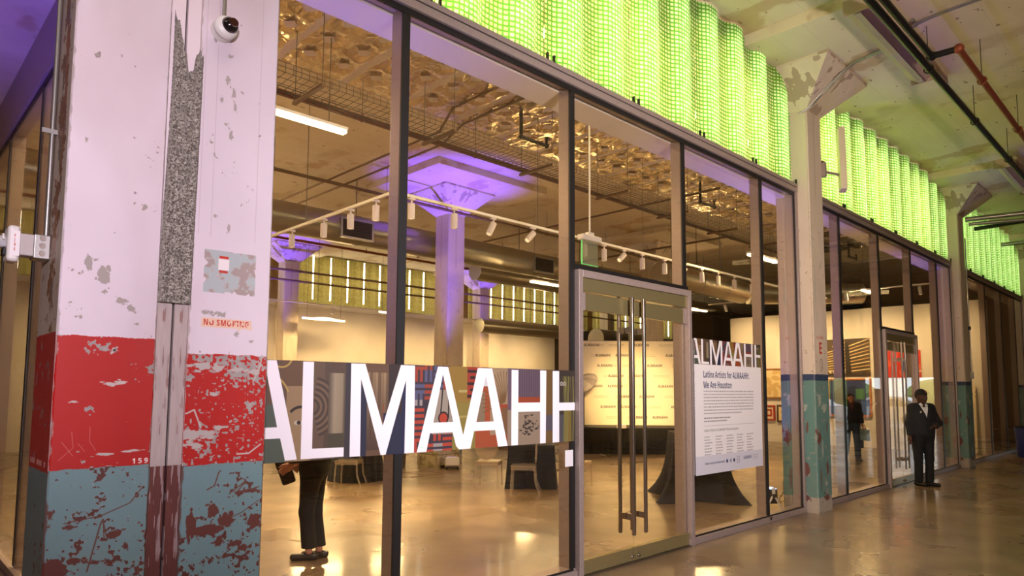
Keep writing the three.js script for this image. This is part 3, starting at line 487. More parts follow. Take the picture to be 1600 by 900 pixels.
tag(part('window_card', sheet(4.735, 4.845, 1.02, 1.17, .0035, .005), S({ color: 0xe6e3ea, roughness: .5 })), 'small white square card under the end of the lettered band', 'sticker');
{
  const W = 1.66, H = 1.585, q = 560, [c, g] = canvasOf(Math.round(W * q), Math.round(H * q)), w = c.width, h = c.height;
  g.fillStyle = '#edeaf0'; g.fillRect(0, 0, w, h); g.drawImage(bandPic, 0, 0, bandPic.width, bandPic.height, 0, 0, w, .19 * h);
  g.fillStyle = '#edeaf0'; g.fillRect(0, .19 * h, w, h);
  g.fillStyle = '#2a3a68'; g.font = 'bold ' + Math.round(.062 * h) + 'px sans-serif'; g.save(); g.scale(.98, 1.1); g.fillText('Latinx Artists for ALMAAHH:', .115 * w, .262 * h, .7 * w); g.fillText('We Are Houston', .115 * w, .333 * h, .42 * w); g.restore();
  const line = (x, y, len, t, col) => { g.fillStyle = col; let p = x; let k = 0; while (p < x + len) { const d = (.008 + .022 * hash(k, Math.round(y), 3)) * w; g.fillRect(p, y, Math.min(d, x + len - p), t); p += d + .006 * w; k++; } };
  for (let k = 0; k < 8; k++) line(.115 * w, (.385 + k * .0235) * h, (k === 7 ? .55 : .75) * w, .009 * h, '#a9a6ae');
  line(.115 * w, .585 * h, .38 * w, .009 * h, '#85828c'); line(.115 * w, .608 * h, .33 * w, .009 * h, '#85828c'); g.fillStyle = '#a5a2ac'; g.fillRect(.115 * w, .645 * h, .76 * w, 2);
  g.fillStyle = '#4a4c58'; g.font = Math.round(.026 * h) + 'px sans-serif'; g.fillText('Latinx Artists for ALMAAHH: We Are Houston', .115 * w, .69 * h, .5 * w);
  for (let i = 0; i < 5; i++) for (let k = 0; k < 7; k++) line((.115 + i * .157) * w, (.725 + k * .0215) * h, (.07 + .04 * hash(i, k, 8)) * w, .008 * h, '#a5a2aa');
  g.fillStyle = '#d3d3e2'; g.fillRect(0, .865 * h, w, h); g.fillStyle = '#2c3a64'; g.font = 'bold ' + Math.round(.022 * h) + 'px sans-serif'; g.fillText('Follow us and join the Movement!', .115 * w, .93 * h, .28 * w);
  for (const [x, col] of [[.43, '#2c3a64'], [.485, '#8a90a8'], [.535, '#20264a']]) { g.fillStyle = col; g.beginPath(); g.arc(x * w, .922 * h, .014 * h, 0, 7); g.fill(); }
  for (let k = 0; k < 5; k++) line(.575 * w, (.895 + k * .012) * h, .05 * w, .006 * h, '#9a98aa'); g.fillStyle = '#2c3a64'; g.font = 'bold ' + Math.round(.036 * h) + 'px sans-serif'; g.fillText('ALMAAHH', .68 * w, .925 * h, .13 * w); for (let k = 0; k < 3; k++) line(.83 * w, (.9 + k * .014) * h, .09 * w, .006 * h, '#a3a2b2');
  const t = thing('exhibition_poster', 'white exhibition poster with lettered collage header on the pane right of the doors', 'poster');
  part('print', sheet(6.985, 8.635, .752, 2.335, .004, .012), S({ map: asMap(c, false), roughness: .45 }), t);
  part('reflection_sheet', bx(6.9, 8.6, .76, 2.33, -.03, -.014), S({ color: 0xd9d2da, roughness: .6 }), t);  // pale sheet standing in for the print reflected in the inner glass
}

// ------------------------------------------------------------------ foil insulation under the slab along the glazing
M.foil = S({ color: 0xe2cfae, metalness: .92, roughness: .26 }); M.patch = S({ color: 0xd6c8c8, roughness: .7, metalness: .1 });
const PINS = [-.42, -.97, -1.52, -2.07, -2.62, -3.17, -3.68, -4.2];
function foilSheet(s) {
  const w = 1.06, z0 = -.2, z1 = -4.72, nx = 64, nz = 250, pos = [], idx = [];
  const px = [w * .25, w * .745];
  const f = (x, z) => {
    let y = .05 * fbm(x * 2.2 + s * 9, z * 2.2, 40 + s, 3) + .03 * (1 - Math.abs(2 * fbm(x * 6 + s * 5, z * 4, 60 + s, 4) - 1)); let near = 9, ang = 0;
    for (const a of px) for (const b of PINS) { const d = Math.hypot(x - a, z - b); if (d < near) { near = d; ang = Math.atan2(z - b, x - a); } }
    const k = sst(.3, .06, near), ridge = Math.abs(Math.sin(ang * 5.5 + 3 * vnoise(near * 9, s, 4))) * .6 + .4 * Math.abs(Math.sin(ang * 9 + s)); y += -.03 * sst(.03, .27, near) + .03 * ridge * sst(.07, .14, near) * k + .012;
    const e = Math.min(x, w - x); return mix(-.02, y - .075, sst(0, .14, e));
  };
  for (let j = 0; j <= nz; j++) for (let i = 0; i <= nx; i++) { const x = w * i / nx, z = mix(z0, z1, j / nz) + (j === nz ? .05 * (fbm(x * 4, s, 5, 2) - .5) : 0); pos.push(x, f(x, z), z); }
  for (let j = 0; j < nz; j++) for (let i = 0; i < nx; i++) { const a = j * (nx + 1) + i; idx.push(a, a + 1, a + nx + 2, a, a + nx + 2, a + nx + 1); }
  const g = new THREE.BufferGeometry(); g.setAttribute('position', new THREE.Float32BufferAttribute(pos, 3)); g.setIndex(idx); g.computeVertexNormals(); metric(g); return g;
}
const foilG = [0, 1, 2].map(foilSheet), patchG = (() => { const g = new THREE.CylinderGeometry(.105, .11, .006, 4, 1); return g; })(), tapeG = bx(-.075, .075, -.029, -.025, -4.7, -.2);
for (let k = 0; k < 20; k++) {
  const x = 2.26 + k * 1.06 - 1.06 * .0;
  const t = thing('foil_sheet', 'crinkled gold-toned foil insulation sheet under the slab, ' + (k < 19 ? ORD[k] : 'last') + ' from the tall pillar', 'insulation', [x - .42, 6.36, 0], 0, 'foil insulation sheets along the glazing');
  part('foil', foilG[k % 3], M.foil, t);
  for (const a of [.265, .79]) for (const b of PINS) { const m = part('fixing_patch', patchG, M.patch, t); m.position.set(a, -.046, b); m.rotation.y = .15 * (hash(k, Math.round(b * 30), 5) - .5); }
  part('seam_tape', tapeG, M.patch, t);
}

// ------------------------------------------------------------------ wire tray, pipes, conduits and ducts inside
{
  const t = thing('cable_tray', 'long wire mesh cable tray hung behind the glass below the foil', 'cable tray'), x0 = 1.4, x1 = 22, ya = 5.4, za = -3.15, zb = -3.78, w = [];
  const R_ = .0045; for (const [y, z] of [[ya + .12, za], [ya + .06, za], [ya, za], [ya, za - .16], [ya, za - .32], [ya, za - .48], [ya, zb], [ya + .06, zb], [ya + .12, zb]]) w.push(rod([x0, y, z], [x1, y, z], R_ * (z === zb ? 1.5 : 1), 5));
  const cross = []; for (let x = x0; x < x1; x += .1) cross.push(rod([x, ya + .12, za], [x, ya, za], R_, 4), rod([x, ya, za], [x, ya, zb], R_, 4), rod([x, ya, zb], [x, ya + .12, zb], R_, 4));
  w.forEach((g) => part('long_wire', g, M.wire, t)); tag(part('cross_wires', cross, M.wire, t), null, null, null, 'stuff');
  part('cable', tube([[x0, ya + .02, zb + .08], [6, ya + .02, zb + .1], [12, ya + .025, zb + .06], [x1, ya + .02, zb + .09]], .014, 60, 6), M.black, t); part('cable', tube([[x0, ya + .015, zb + .03], [8, ya + .015, zb + .04], [x1, ya + .015, zb + .03]], .009, 40, 6), M.black, t);
  for (let x = 3.85; x < x1; x += 2.05) { part('bracket', bx(x - .025, x + .025, ya - .045, ya - .005, zb - .07, za + .07), M.ruststeel, t); for (const z of [zb - .04, za + .04]) part('hanger_rod', rod([x, ya - .04, z], [x, 6.58, z], .006, 5), M.wire, t); }
}
function pipe(name, label, pts, r, mat, hang) {
  const t = thing(name, label, 'pipe');
  for (let i = 0; i < pts.length - 1; i++) { part('run', rod(pts[i], pts[i + 1], r, 12), mat, t); if (i) { const g = new THREE.SphereGeometry(r * 1.5, 12, 8); part('elbow', at(g, ...pts[i]), mat, t); } }
  if (hang) for (const [x, y, z] of hang) { part('hanger_rod', rod([x, y, z], [x, 6.59, z], .006, 5), M.wire, t); part('clamp', at(new THREE.TorusGeometry(r * 1.25, .008, 6, 14), x, y, z, PI / 2), mat, t); }
  return t;
}
const hangs = (x0, x1, n, y, z) => Array.from({ length: n }, (_, i) => [mix(x0, x1, i / (n - 1)), y, z]);
pipe('sprinkler_pipe', 'rust-red sprinkler pipe running along the hall below the wire tray', [[1.4, 5.78, -4.5], [22, 5.78, -4.5]], .045, M.redpipe, hangs(3, 21, 9, 5.78, -4.5));
pipe('sprinkler_pipe', 'thin brown pipe running along above the spiral duct', [[1.4, 5.95, -8.2], [22, 5.95, -8.2]], .035, M.ruststeel, hangs(3, 21, 8, 5.95, -8.2));
pipe('sprinkler_pipe', 'brown pipe running before the upper part of the far tubes', [[1.4, 5.6, -16.7], [30, 5.6, -16.7]], .04, M.ruststeel, hangs(3, 29, 8, 5.6, -16.7));
pipe('sprinkler_pipe', 'second brown pipe running lower before the far tubes', [[1.4, 5.2, -16.3], [30, 5.2, -16.3]], .035, M.ruststeel, hangs(3, 29, 8, 5.2, -16.3));
pipe('sprinkler_pipe', 'pipe crossing the purple capitals at the far end of the hall', [[1.4, 5.9, -13.6], [36, 5.9, -13.6]], .04, M.redpipe, hangs(3, 35, 9, 5.9, -13.6));
pipe('conduit', 'thin conduit crossing the hall ceiling towards the far wall', [[6.75, 6.0, -13], [6.75, 6.0, -4.55], [6.75, 6.3, -4.2], [6.75, 6.3, -3]], .02, M.ruststeel);
pipe('conduit', 'second thin conduit beside it crossing the hall ceiling', [[7.15, 6.0, -13], [7.15, 6.0, -5], [7.3, 6.3, -4.6], [7.3, 6.3, -3]], .02, M.ruststeel);
pipe('conduit', 'conduit crossing the hall ceiling behind the exit sign', [[13.2, 6.1, -14], [13.2, 6.1, -3]], .025, M.ruststeel);
pipe('conduit', 'conduit crossing the hall ceiling behind the poster pane', [[17.2, 6.0, -14], [17.2, 6.0, -5]], .03, M.ruststeel);
[['second', 7.72, -3.6, -4.2], ['fourth', 13.3, -3.55, -4.15], ['gallery', 19.9, -3.5, -4.1], ['last gallery', 22.0, -3.5, -4.1]].forEach(([w, x, za, zb], i) => {
  const t = thing('drop_pipe', 'black hooked sprinkler drop under the foil edge, ' + ['leftmost of the four', 'second of four, above the poster pane', 'third of four, in the guard bay', 'fourth and farthest right'][i], 'pipe');
  part('drop', rod([x, 6.38, za + .0], [x, 5.92, za], .032, 10), M.blackpipe, t); part('elbow', at(new THREE.SphereGeometry(.045, 10, 8), x, 5.92, za), M.blackpipe, t);
  part('arm', rod([x, 5.92, za], [x + .62, 5.92, za], .032, 10), M.blackpipe, t); part('elbow', at(new THREE.SphereGeometry(.045, 10, 8), x + .62, 5.92, za), M.blackpipe, t); part('sprinkler_head', [rod([x + .62, 5.92, za], [x + .62, 6.05, za], .022, 8), at(lathe([[0, 0], [.04, 0], [.04, .01], [0, .012]], 12), x + .62, 6.06, za)], M.blackpipe, t);
});
const [spiC] = picture(128, 128, (x, y) => { const a = ((x + y * .25) / 16) % 1; const v = a < .12 ? 120 : 178 + 10 * Math.sin(a * 6.28); return [v, v * .97, v * .9]; });
M.duct = S({ map: asMap(spiC, true, 6, 1), metalness: .85, roughness: .32 }); M.flex = S({ color: 0xb8ae9c, metalness: .85, roughness: .35 });
function duct(label, a, b, r, mat = M.duct, ring = 1.2) {
  const t = thing('duct', label, 'duct'), d = V(...b).sub(V(...a)), len = d.length(), g = new THREE.CylinderGeometry(r, r, len, 28, 1, false), uv = g.attributes.uv; for (let i = 0; i < uv.count; i++) uv.setXY(i, uv.getY(i) * len / 1.0, uv.getX(i));
  const q = new THREE.Quaternion().setFromUnitVectors(V(0, 1, 0), d.clone().normalize()), m = V(...a).add(V(...b)).multiplyScalar(.5); g.applyQuaternion(q); g.translate(m.x, m.y, m.z); part('barrel', g, mat, t);
  for (let s = ring; s < len; s += ring * 2.2) { const c = new THREE.CylinderGeometry(r + .012, r + .012, .07, 28, 1, true); c.applyQuaternion(q); const p = V(...a).addScaledVector(d, s / len); c.translate(p.x, p.y, p.z); part('joint_ring', c, M.galv, t); const rr_ = r * .98; part('strap', rod([p.x, p.y + rr_, p.z], [p.x, 6.58, p.z], .01, 5), M.wire, t); }
  return t;
}
{ const t = duct('big spiral air duct running across the hall behind the nearest purple column', [1.6, 5.35, -9.35], [22, 5.35, -9.35], .34);
  for (const x of [7.9, 14.0]) { const g = thing('air_grille', x < 10 ? 'dark louvred grille on the big duct left of the purple column' : 'dark louvred grille on the big duct right of the purple column', 'grille', [x, 5.28, -9.0]); part('frame', [bx(-.42, .42, -.22, .22, -.06, .04)], M.galv, g); for (let k = 0; k < 6; k++) part('louvre', bx(-.36, .36, -.17 + k * .06, -.15 + k * .06, .03, .055), M.black, g); part('backing', bx(-.37, .37, -.18, .19, .036, .045), M.dark, g); } }
duct('horizontal duct low on the far side right of the purple columns', [16.5, 4.1, -14.6], [21.8, 4.1, -14.4], .28);
duct('wide duct seen through the left door leaf above the backdrop', [22.8, 3.95, -14.2], [26.4, 3.95, -14.4], .42);
duct('silver flexible duct sagging above the poster', [15.8, 4.95, -6.3], [19.5, 4.75, -5.8], .34, M.flex, .5);
duct('silver flexible duct curving beside the gallery wall', [19.9, 4.75, -5.8], [22.6, 4.8, -3.4], .32, M.flex, .4);
duct('long duct high at the far end over the stage', [14, 5.5, -12], [30, 5.5, -12], .3);

// track lights
{
  const t = thing('lighting_track', 'white L-shaped lighting track hung in the hall behind the first two panes', 'track');
  part('rail', bx(5.15, 20, 4.39, 4.43, -3.5, -3.455), M.whitepaint, t); part('rail', bx(5.135, 5.175, 4.39, 4.43, -12, -3.455), M.whitepaint, t);
  for (const [x, z] of [[5.2, -3.48], [8, -3.48], [11, -3.48], [14, -3.48], [17, -3.48], [5.155, -6], [5.155, -9]]) part('hanger_rod', rod([x, 4.43, z], [x, 6.58, z], .006, 5), M.wire, t);
  const heads = [[5.155, -7.42], [5.155, -6.48], [5.155, -5.4], [5.155, -4.6], [5.155, -3.92], [5.45, -3.48], [6.22, -3.48], [7.0, -3.48], [7.89, -3.48], [9.2, -3.48], [9.76, -3.48], [10.37, -3.48], [10.96, -3.48], [11.74, -3.48], [12.5, -3.48], [13.19, -3.48], [13.89, -3.48], [14.63, -3.48], [15.5, -3.48]];
  M.head = S({ color: 0xd8cdd2, roughness: .45 }); M.lens = S({ color: 0xffffff, emissive: 0xffdca0, emissiveIntensity: 1.1 });
  const tilt = { 7: .5, 8: .8, 11: .9, 14: .7 };
  const mk = (i) => { const [x, z] = heads[i], h = thing('track_spotlight', i < 5 ? 'white cylinder spotlight on the track going away from the corner, ' + ORD[4 - i] + ' behind the corner' : 'white cylinder spotlight on the track along the glass, ' + ORD[i - 5] + ' from the corner', 'spotlight', [x, 4.39, z], 0, 'white cylinder spotlights on the hall track');
    part('stem', rod([0, 0, 0], [0, -.1, 0], .012, 8), M.head, h); part('adaptor', bx(-.05, .05, -.03, .0, -.02, .02), M.head, h);
    const can = part('can', at(lathe([[0, .02], [.045, .02], [.05, .01], [.05, -.2], [.042, -.2], [.042, -.18], [0, -.18]], 18), 0, -.1, 0), M.head, h); part('lens', at(new THREE.CylinderGeometry(.04, .04, .01, 16), 0, -.285, 0), M.lens, can);
    if (tilt[i]) { can.position.set(-.08 * tilt[i], -.02, 0); can.rotation.z = -tilt[i]; can.position.set(0, -.1, 0); can.geometry = can.geometry.clone().translate(0, .1, 0); can.children[0].geometry = can.children[0].geometry.clone().translate(0, .1, 0); }
    if (i === 9 || i === 13) spot(h, 0, -.3, 0, 15.4 - x, -2.5, -6.8 - z, WARM, L.spot * 4, .26, .8, 2); else if (i % 3 === 0) spot(h, 0, -.3, 0, tilt[i] ? -2 : 0, -4.4, -.6, WARM, L.spot, .6, .6, 2);
  }; heads.forEach((_, i) => mk(i));
}
{ // hanging exit sign: a clear edge-lit plate seen from its side
  const t = thing('exit_sign', 'small green edge-lit exit sign hung on a thin rod behind the doors', 'sign', [6.35, 0, -1.02]), rot = .0;
  part('rod', rod([0, 3.62, 0], [0, 6.38, 0], .011, 8), M.whitepaint, t); part('canopy', at(bx(-.18, .18, 3.53, 3.6, -.05, .05, .012), 0, 0, 0, rot), M.whitepaint, t); part('bracket', at(bx(-.05, .05, 3.59, 3.64, -.03, .03), 0, 0, 0, rot), M.whitepaint, t);
  part('plate', at(bx(-.15, .15, 3.24, 3.53, -.006, .006), 0, 0, 0, rot), P({ color: 0xe2e6d6, transmission: .82, roughness: .06, thickness: 0 }), t);
  part('lit_edge', at(bx(-.155, -.147, 3.24, 3.53, -.008, .008), 0, 0, 0, rot), S({ color: 0x7fe08c, emissive: 0x66e07a, emissiveIntensity: .5 }), t); part('lit_edge', at(bx(-.155, .155, 3.235, 3.243, -.008, .008), 0, 0, 0, rot), S({ color: 0x7fe08c, emissive: 0x66e07a, emissiveIntensity: .5 }), t);
}

// ------------------------------------------------------------------ purple uplights
function uplight(label, x, z, aim, col, inten, turn, angle = .62) {
  const t = thing('floor_uplight', label, 'lamp', [x, 0, z], turn); M.ulens ??= S({ color: 0xffffff, emissive: 0x8a78ff, emissiveIntensity: 2.2 });
  part('case', at(new RoundedBoxGeometry(.3, .2, .24, 3, .03), 0, .14, 0, 0, -.35), M.whitepaint, t); part('lamp_lens', at(bx(-.11, .11, .243, .252, -.09, .08), 0, 0, -.035, 0, -.0), M.ulens, t);
  for (const s of [-1, 1]) part('foot', bx(s * .12 - .015, s * .12 + .015, 0, .05, -.1, .12), M.black, t);
  const w = V(...aim).sub(V(x, 0, z)).applyAxisAngle(V(0, 1, 0), -turn); spot(t, 0, .32, 0, w.x, w.y, w.z, col, inten, angle, .9, 5); return t;
}
const PURPLE = new THREE.Color().setRGB(.14, .065, 1), BLUEP = new THREE.Color().setRGB(.2, .14, 1);
uplight('white floor uplight glowing purple beside the wooden crate', 9.47, -7.45, [9.62, 6.4, -7.75], PURPLE, L.purple * 2.0, -.6, .32);
uplight('unseen floor uplight lighting the far left purple column', 9.3, -15.9, [9.55, 6.4, -16.2], PURPLE, L.purple * 1.5, -.6, .26);  // unseen lamp, placed to turn this capital purple
uplight('unseen floor uplight lighting the far right purple column', 17.8, -15.9, [18.05, 6.4, -16.2], PURPLE, L.purple * 1.5, -.6, .26);  // unseen lamp for the other far purple capital
uplight('unseen floor uplight lighting the side corridor ceiling left of the pillar', -.9, -2.2, [.1, 5.3, -3.2], PURPLE, L.leftPurple, 0, .6);  // out of view, placed to light the side ceiling purple
function flood(label, x, z, turn, aim) {      // flood lamp on a splayed white yoke
  const t = thing('flood_lamp', label, 'lamp', [x, 0, z], turn);
  part('body', bx(-.1, .1, .1, .31, -.07, .07, .015), M.black, t); part('lamp_lens', bx(-.09, .09, .308, .318, -.06, .06), S({ color: 0xffffff, emissive: 0x9cc4ff, emissiveIntensity: 3 }), t);
  part('knob', at(new THREE.CylinderGeometry(.028, .028, .03, 14), -.125, .22, 0, 0, 0, PI / 2), M.black, t);
  for (const s of [-1, 1]) part('yoke_leg', rod([-.115, .24, 0], [-.115, .01, s * .13], .014, 8), M.whitepaint, t); part('yoke_bar', bx(-.125, -.105, .2, .33, -.02, .02), M.whitepaint, t);
  const w = V(...aim).sub(V(x, 0, z)).applyAxisAngle(V(0, 1, 0), -turn); spot(t, 0, .34, 0, w.x, w.y, w.z, BLUEP, L.flood, .55, .9, 4); return t;
}
flood('small flood lamp on white splayed feet glowing blue at the foot of the green column', 9.72, -.42, .9, [8.6, 6, -.42]);
flood('flood lamp behind the tall pillar, hidden but lighting the soffit', 2.05, -.62, 0, [2.4, 6, -.5]);
flood('unseen flood lamp just past the green column, lighting the guard bay soffit', 10.8, -.6, 0, [11, 6, -.4]);  // unseen lamp, colours the near end of the soffit
flood('unseen flood lamp beside the second column, lighting the far end of the guard bay soffit', 17.6, -.5, 0, [17, 6, -.5]);  // unseen lamp, colours the far end of the soffit

// ------------------------------------------------------------------ furniture and kit on the hall floor
const [clothC] = picture(256, 256, (x, y) => { const n = fbm(x / 24, y / 24, 4, 3, 11); return [24 + 12 * n, 27 + 12 * n, 38 + 14 * n]; });
M.cloth = P({ map: asMap(clothC, true, 2, 2), roughness: .85, sheen: .5, sheenColor: new THREE.Color(.12, .14, .25), sheenRoughness: .5, side: THREE.DoubleSide });
function drape(sq, top, h, flare, waves, depth, ex = 1.6) {       // cloth over a square (sq) or round table, falling to the floor in folds
  const n = 160, m = 16, pos = [], idx = [], rad = (a, r) => { if (!sq) return r; const k = Math.max(Math.abs(Math.cos(a)), Math.abs(Math.sin(a))); return r / mix(1, k, .92); };
  for (let j = 0; j <= m; j++) for (let i = 0; i <= n; i++) {
    const a = i / n * 2 * PI; let r, y; if (j === 0) { r = 0; y = h; } else if (j <= 3) { r = rad(a, top) * j / 3; y = h - (j === 3 ? .006 : 0); } else { const t = (j - 3) / (m - 3), c = sq ? Math.abs(Math.sin(2 * a)) ** 3 : .5; r = rad(a, top) + flare * (.25 * t + .75 * t ** ex) * (sq ? c * 1.0 + .1 : 1) + depth * t * Math.sin(a * waves + 2 * Math.sin(a * 3)) * (sq ? 1 - .6 * c : 1); y = h * (1 - t) + .004; }
    pos.push(r * Math.cos(a), y, r * Math.sin(a));
  }
  for (let j = 0; j < m; j++) for (let i = 0; i < n; i++) { const a = j * (n + 1) + i; idx.push(a, a + 1, a + n + 2, a, a + n + 2, a + n + 1); }
  const g = new THREE.BufferGeometry(); g.setAttribute('position', new THREE.Float32BufferAttribute(pos, 3)); g.setIndex(idx); g.computeVertexNormals(); return metric(g);
}
function draped(label, x, z, turn, geo, h, top) {
  const t = thing('draped_table', label, 'table', [x, 0, z], turn); part('tablecloth', geo, M.cloth, t); part('tabletop', bx(-top * .97, top * .97, h - .03, h - .004, -top * .97, top * .97, .01), M.black, t); part('pedestal', rod([0, .02, 0], [0, h - .03, 0], .04, 10), M.black, t); part('base', at(lathe([[0, .03], [.2, .02], [.22, 0], [0, 0]], 20), 0, 0, 0), M.black, t);
}
draped('near black cloth table flaring at its corners behind the poster', 9.92, -1.75, .72, drape(true, .4, 1.06, .4, 13, .03, 4), 1.06, .4);
draped('black cloth table beside the clear chairs below the band', 8.92, -4.5, .75, drape(true, .42, .76, .06, 15, .03), .76, .42);
draped('low black cloth table behind the walking person', 7.0, -7.3, .3, drape(false, .46, .74, .05, 17, .03), .74, .36);
draped('farther black cloth table at the middle right of the lettered band', 14.9, -11.4, .4, drape(true, .5, .76, .25, 15, .03), .76, .5);
M.ghost = P({ color: 0xf6efe9, transmission: .88, roughness: .05, thickness: 0, ior: 1.5 });
function ghostChair(label, x, z, turn) {
  const t = thing('clear_chair', label, 'chair', [x, 0, z], turn, 'clear plastic chairs with oval backs');
  const ov = []; for (let i = 0; i <= 40; i++) { const a = i / 40 * 2 * PI; ov.push([.2 * Math.sin(a), .72 + .22 * Math.cos(a), -.2 - .05 * (.72 + .22 * Math.cos(a) - .5)]); }
  part('back_rim', tube(ov, .012, 60, 8, .5), M.ghost, t); const d = at(new THREE.CylinderGeometry(.195, .195, .006, 36), 0, 0, 0, 0, PI / 2); d.scale(1, 1.1, 1); d.rotateX(-.05); d.translate(0, .72, -.212); part('back_panel', d, M.ghost, t);
  part('seat', bx(-.215, .215, .44, .462, -.2, .22, .02), M.ghost, t); part('apron', [bx(-.2, .2, .385, .44, .19, .205), bx(-.2, .2, .385, .44, -.19, -.175), bx(-.205, -.19, .385, .44, -.19, .2), bx(.19, .205, .385, .44, -.19, .2)], M.ghost, t);
  for (const [sx, sz] of [[-1, 1], [1, 1], [-1, -1], [1, -1]]) part('leg', tube([[sx * .195, .44, sz * .185], [sx * .2, .2, sz * .2], [sx * .205, 0, sz * (sz < 0 ? .27 : .205)]], .016, 10, 8), M.ghost, t);
}
ghostChair('clear oval-backed chair with its back to the glass before the black table', 8.26, -4.04, .72 + PI); ghostChair('clear oval-backed chair seen from its side left of that black table', 8.28, -4.95, 2.2); ghostChair('clear chair mostly hidden by the black table, at its right edge', 9.42, -3.86, .3);
ghostChair('clear oval-backed chair before the low black table behind the walking person', 6.5, -6.72, .75 + PI);
const [woodC] = picture(256, 256, (x, y) => { const n = fbm(x / 12, y / 60, 6, 4, 0), k = fbm(x / 30, y / 30, 9, 4); let c = lerp3([170, 152, 112], [206, 196, 158], n); return k > .58 ? lerp3(c, [120, 108, 72], .5) : c; });
M.crate = S({ map: asMap(woodC, true, 1, 1), roughness: .8 });
{ const t = thing('wooden_crate', 'weathered pale wooden crate at the foot of the nearest purple column', 'crate', [9.56, 0, -8.05], .05); for (const [a, b, c, d] of [[-.34, .34, .31, .335], [-.34, .34, -.335, -.31]]) for (let k = 0; k < 3; k++) part('board', bx(a, b, .06 + k * .24, .29 + k * .24, c, d, .004), M.crate, t); for (const s of [-1, 1]) for (let k = 0; k < 3; k++) part('board', bx(s * .33 - .012, s * .33 + .012, .06 + k * .24, .29 + k * .24, -.31, .31, .004), M.crate, t); for (const s of [-1, 0, 1]) part('runner', bx(s * .28 - .05, s * .28 + .05, 0, .06, -.33, .33), M.crate, t); part('lid', bx(-.35, .35, .77, .8, -.345, .345, .004), M.crate, t); }
{ const t = thing('waste_bin', 'grey-brown round bin left of the wooden crate', 'bin', [8.95, 0, -8.75]); part('bucket', lathe([[0, 0], [.17, 0], [.2, .7], [.185, .7], [.16, .03], [0, .03]], 22), S({ color: 0x6e6256, roughness: .7 }), t); part('rim', at(new THREE.TorusGeometry(.195, .012, 6, 24), 0, .7, 0, 0, PI / 2), M.black, t); }
{ const t = thing('floor_hatch', 'dark framed access hatch flush in the hall floor', 'hatch', [8.35, 0, -7.25], .0); for (const [a, b, c, d] of [[-.5, .5, -.34, -.3], [-.5, .5, .3, .34], [-.5, -.46, -.3, .3], [.46, .5, -.3, .3], [-.02, .02, -.3, .3]]) part('frame_bar', bx(a, b, .0005, .004, c, d), M.ruststeel, t); }
{ // red bag and small clutter behind the M of the band
  const t = thing('red_bag', 'crumpled red bag on the hall floor left of the first mullion', 'bag', [9.0, 0, -10.0]); const g = new THREE.IcosahedronGeometry(.22, 3), p = g.attributes.position; for (let i = 0; i < p.count; i++) { const k = .75 + .5 * fbm(p.getX(i) * 6 + 5, p.getY(i) * 6 + p.getZ(i) * 5 + 9, 4, 3); p.setXYZ(i, p.getX(i) * k, Math.max(-.17, p.getY(i) * k), p.getZ(i) * k); } g.translate(0, .172, 0); g.computeVertexNormals(); part('sack', g, S({ color: 0xa83a36, roughness: .7 }), t); part('handle', tube([[-.08, .3, 0], [-.05, .44, 0], [.05, .44, 0], [.08, .3, 0]], .012, 16, 6), S({ color: 0x2a2a2e }), t);
}
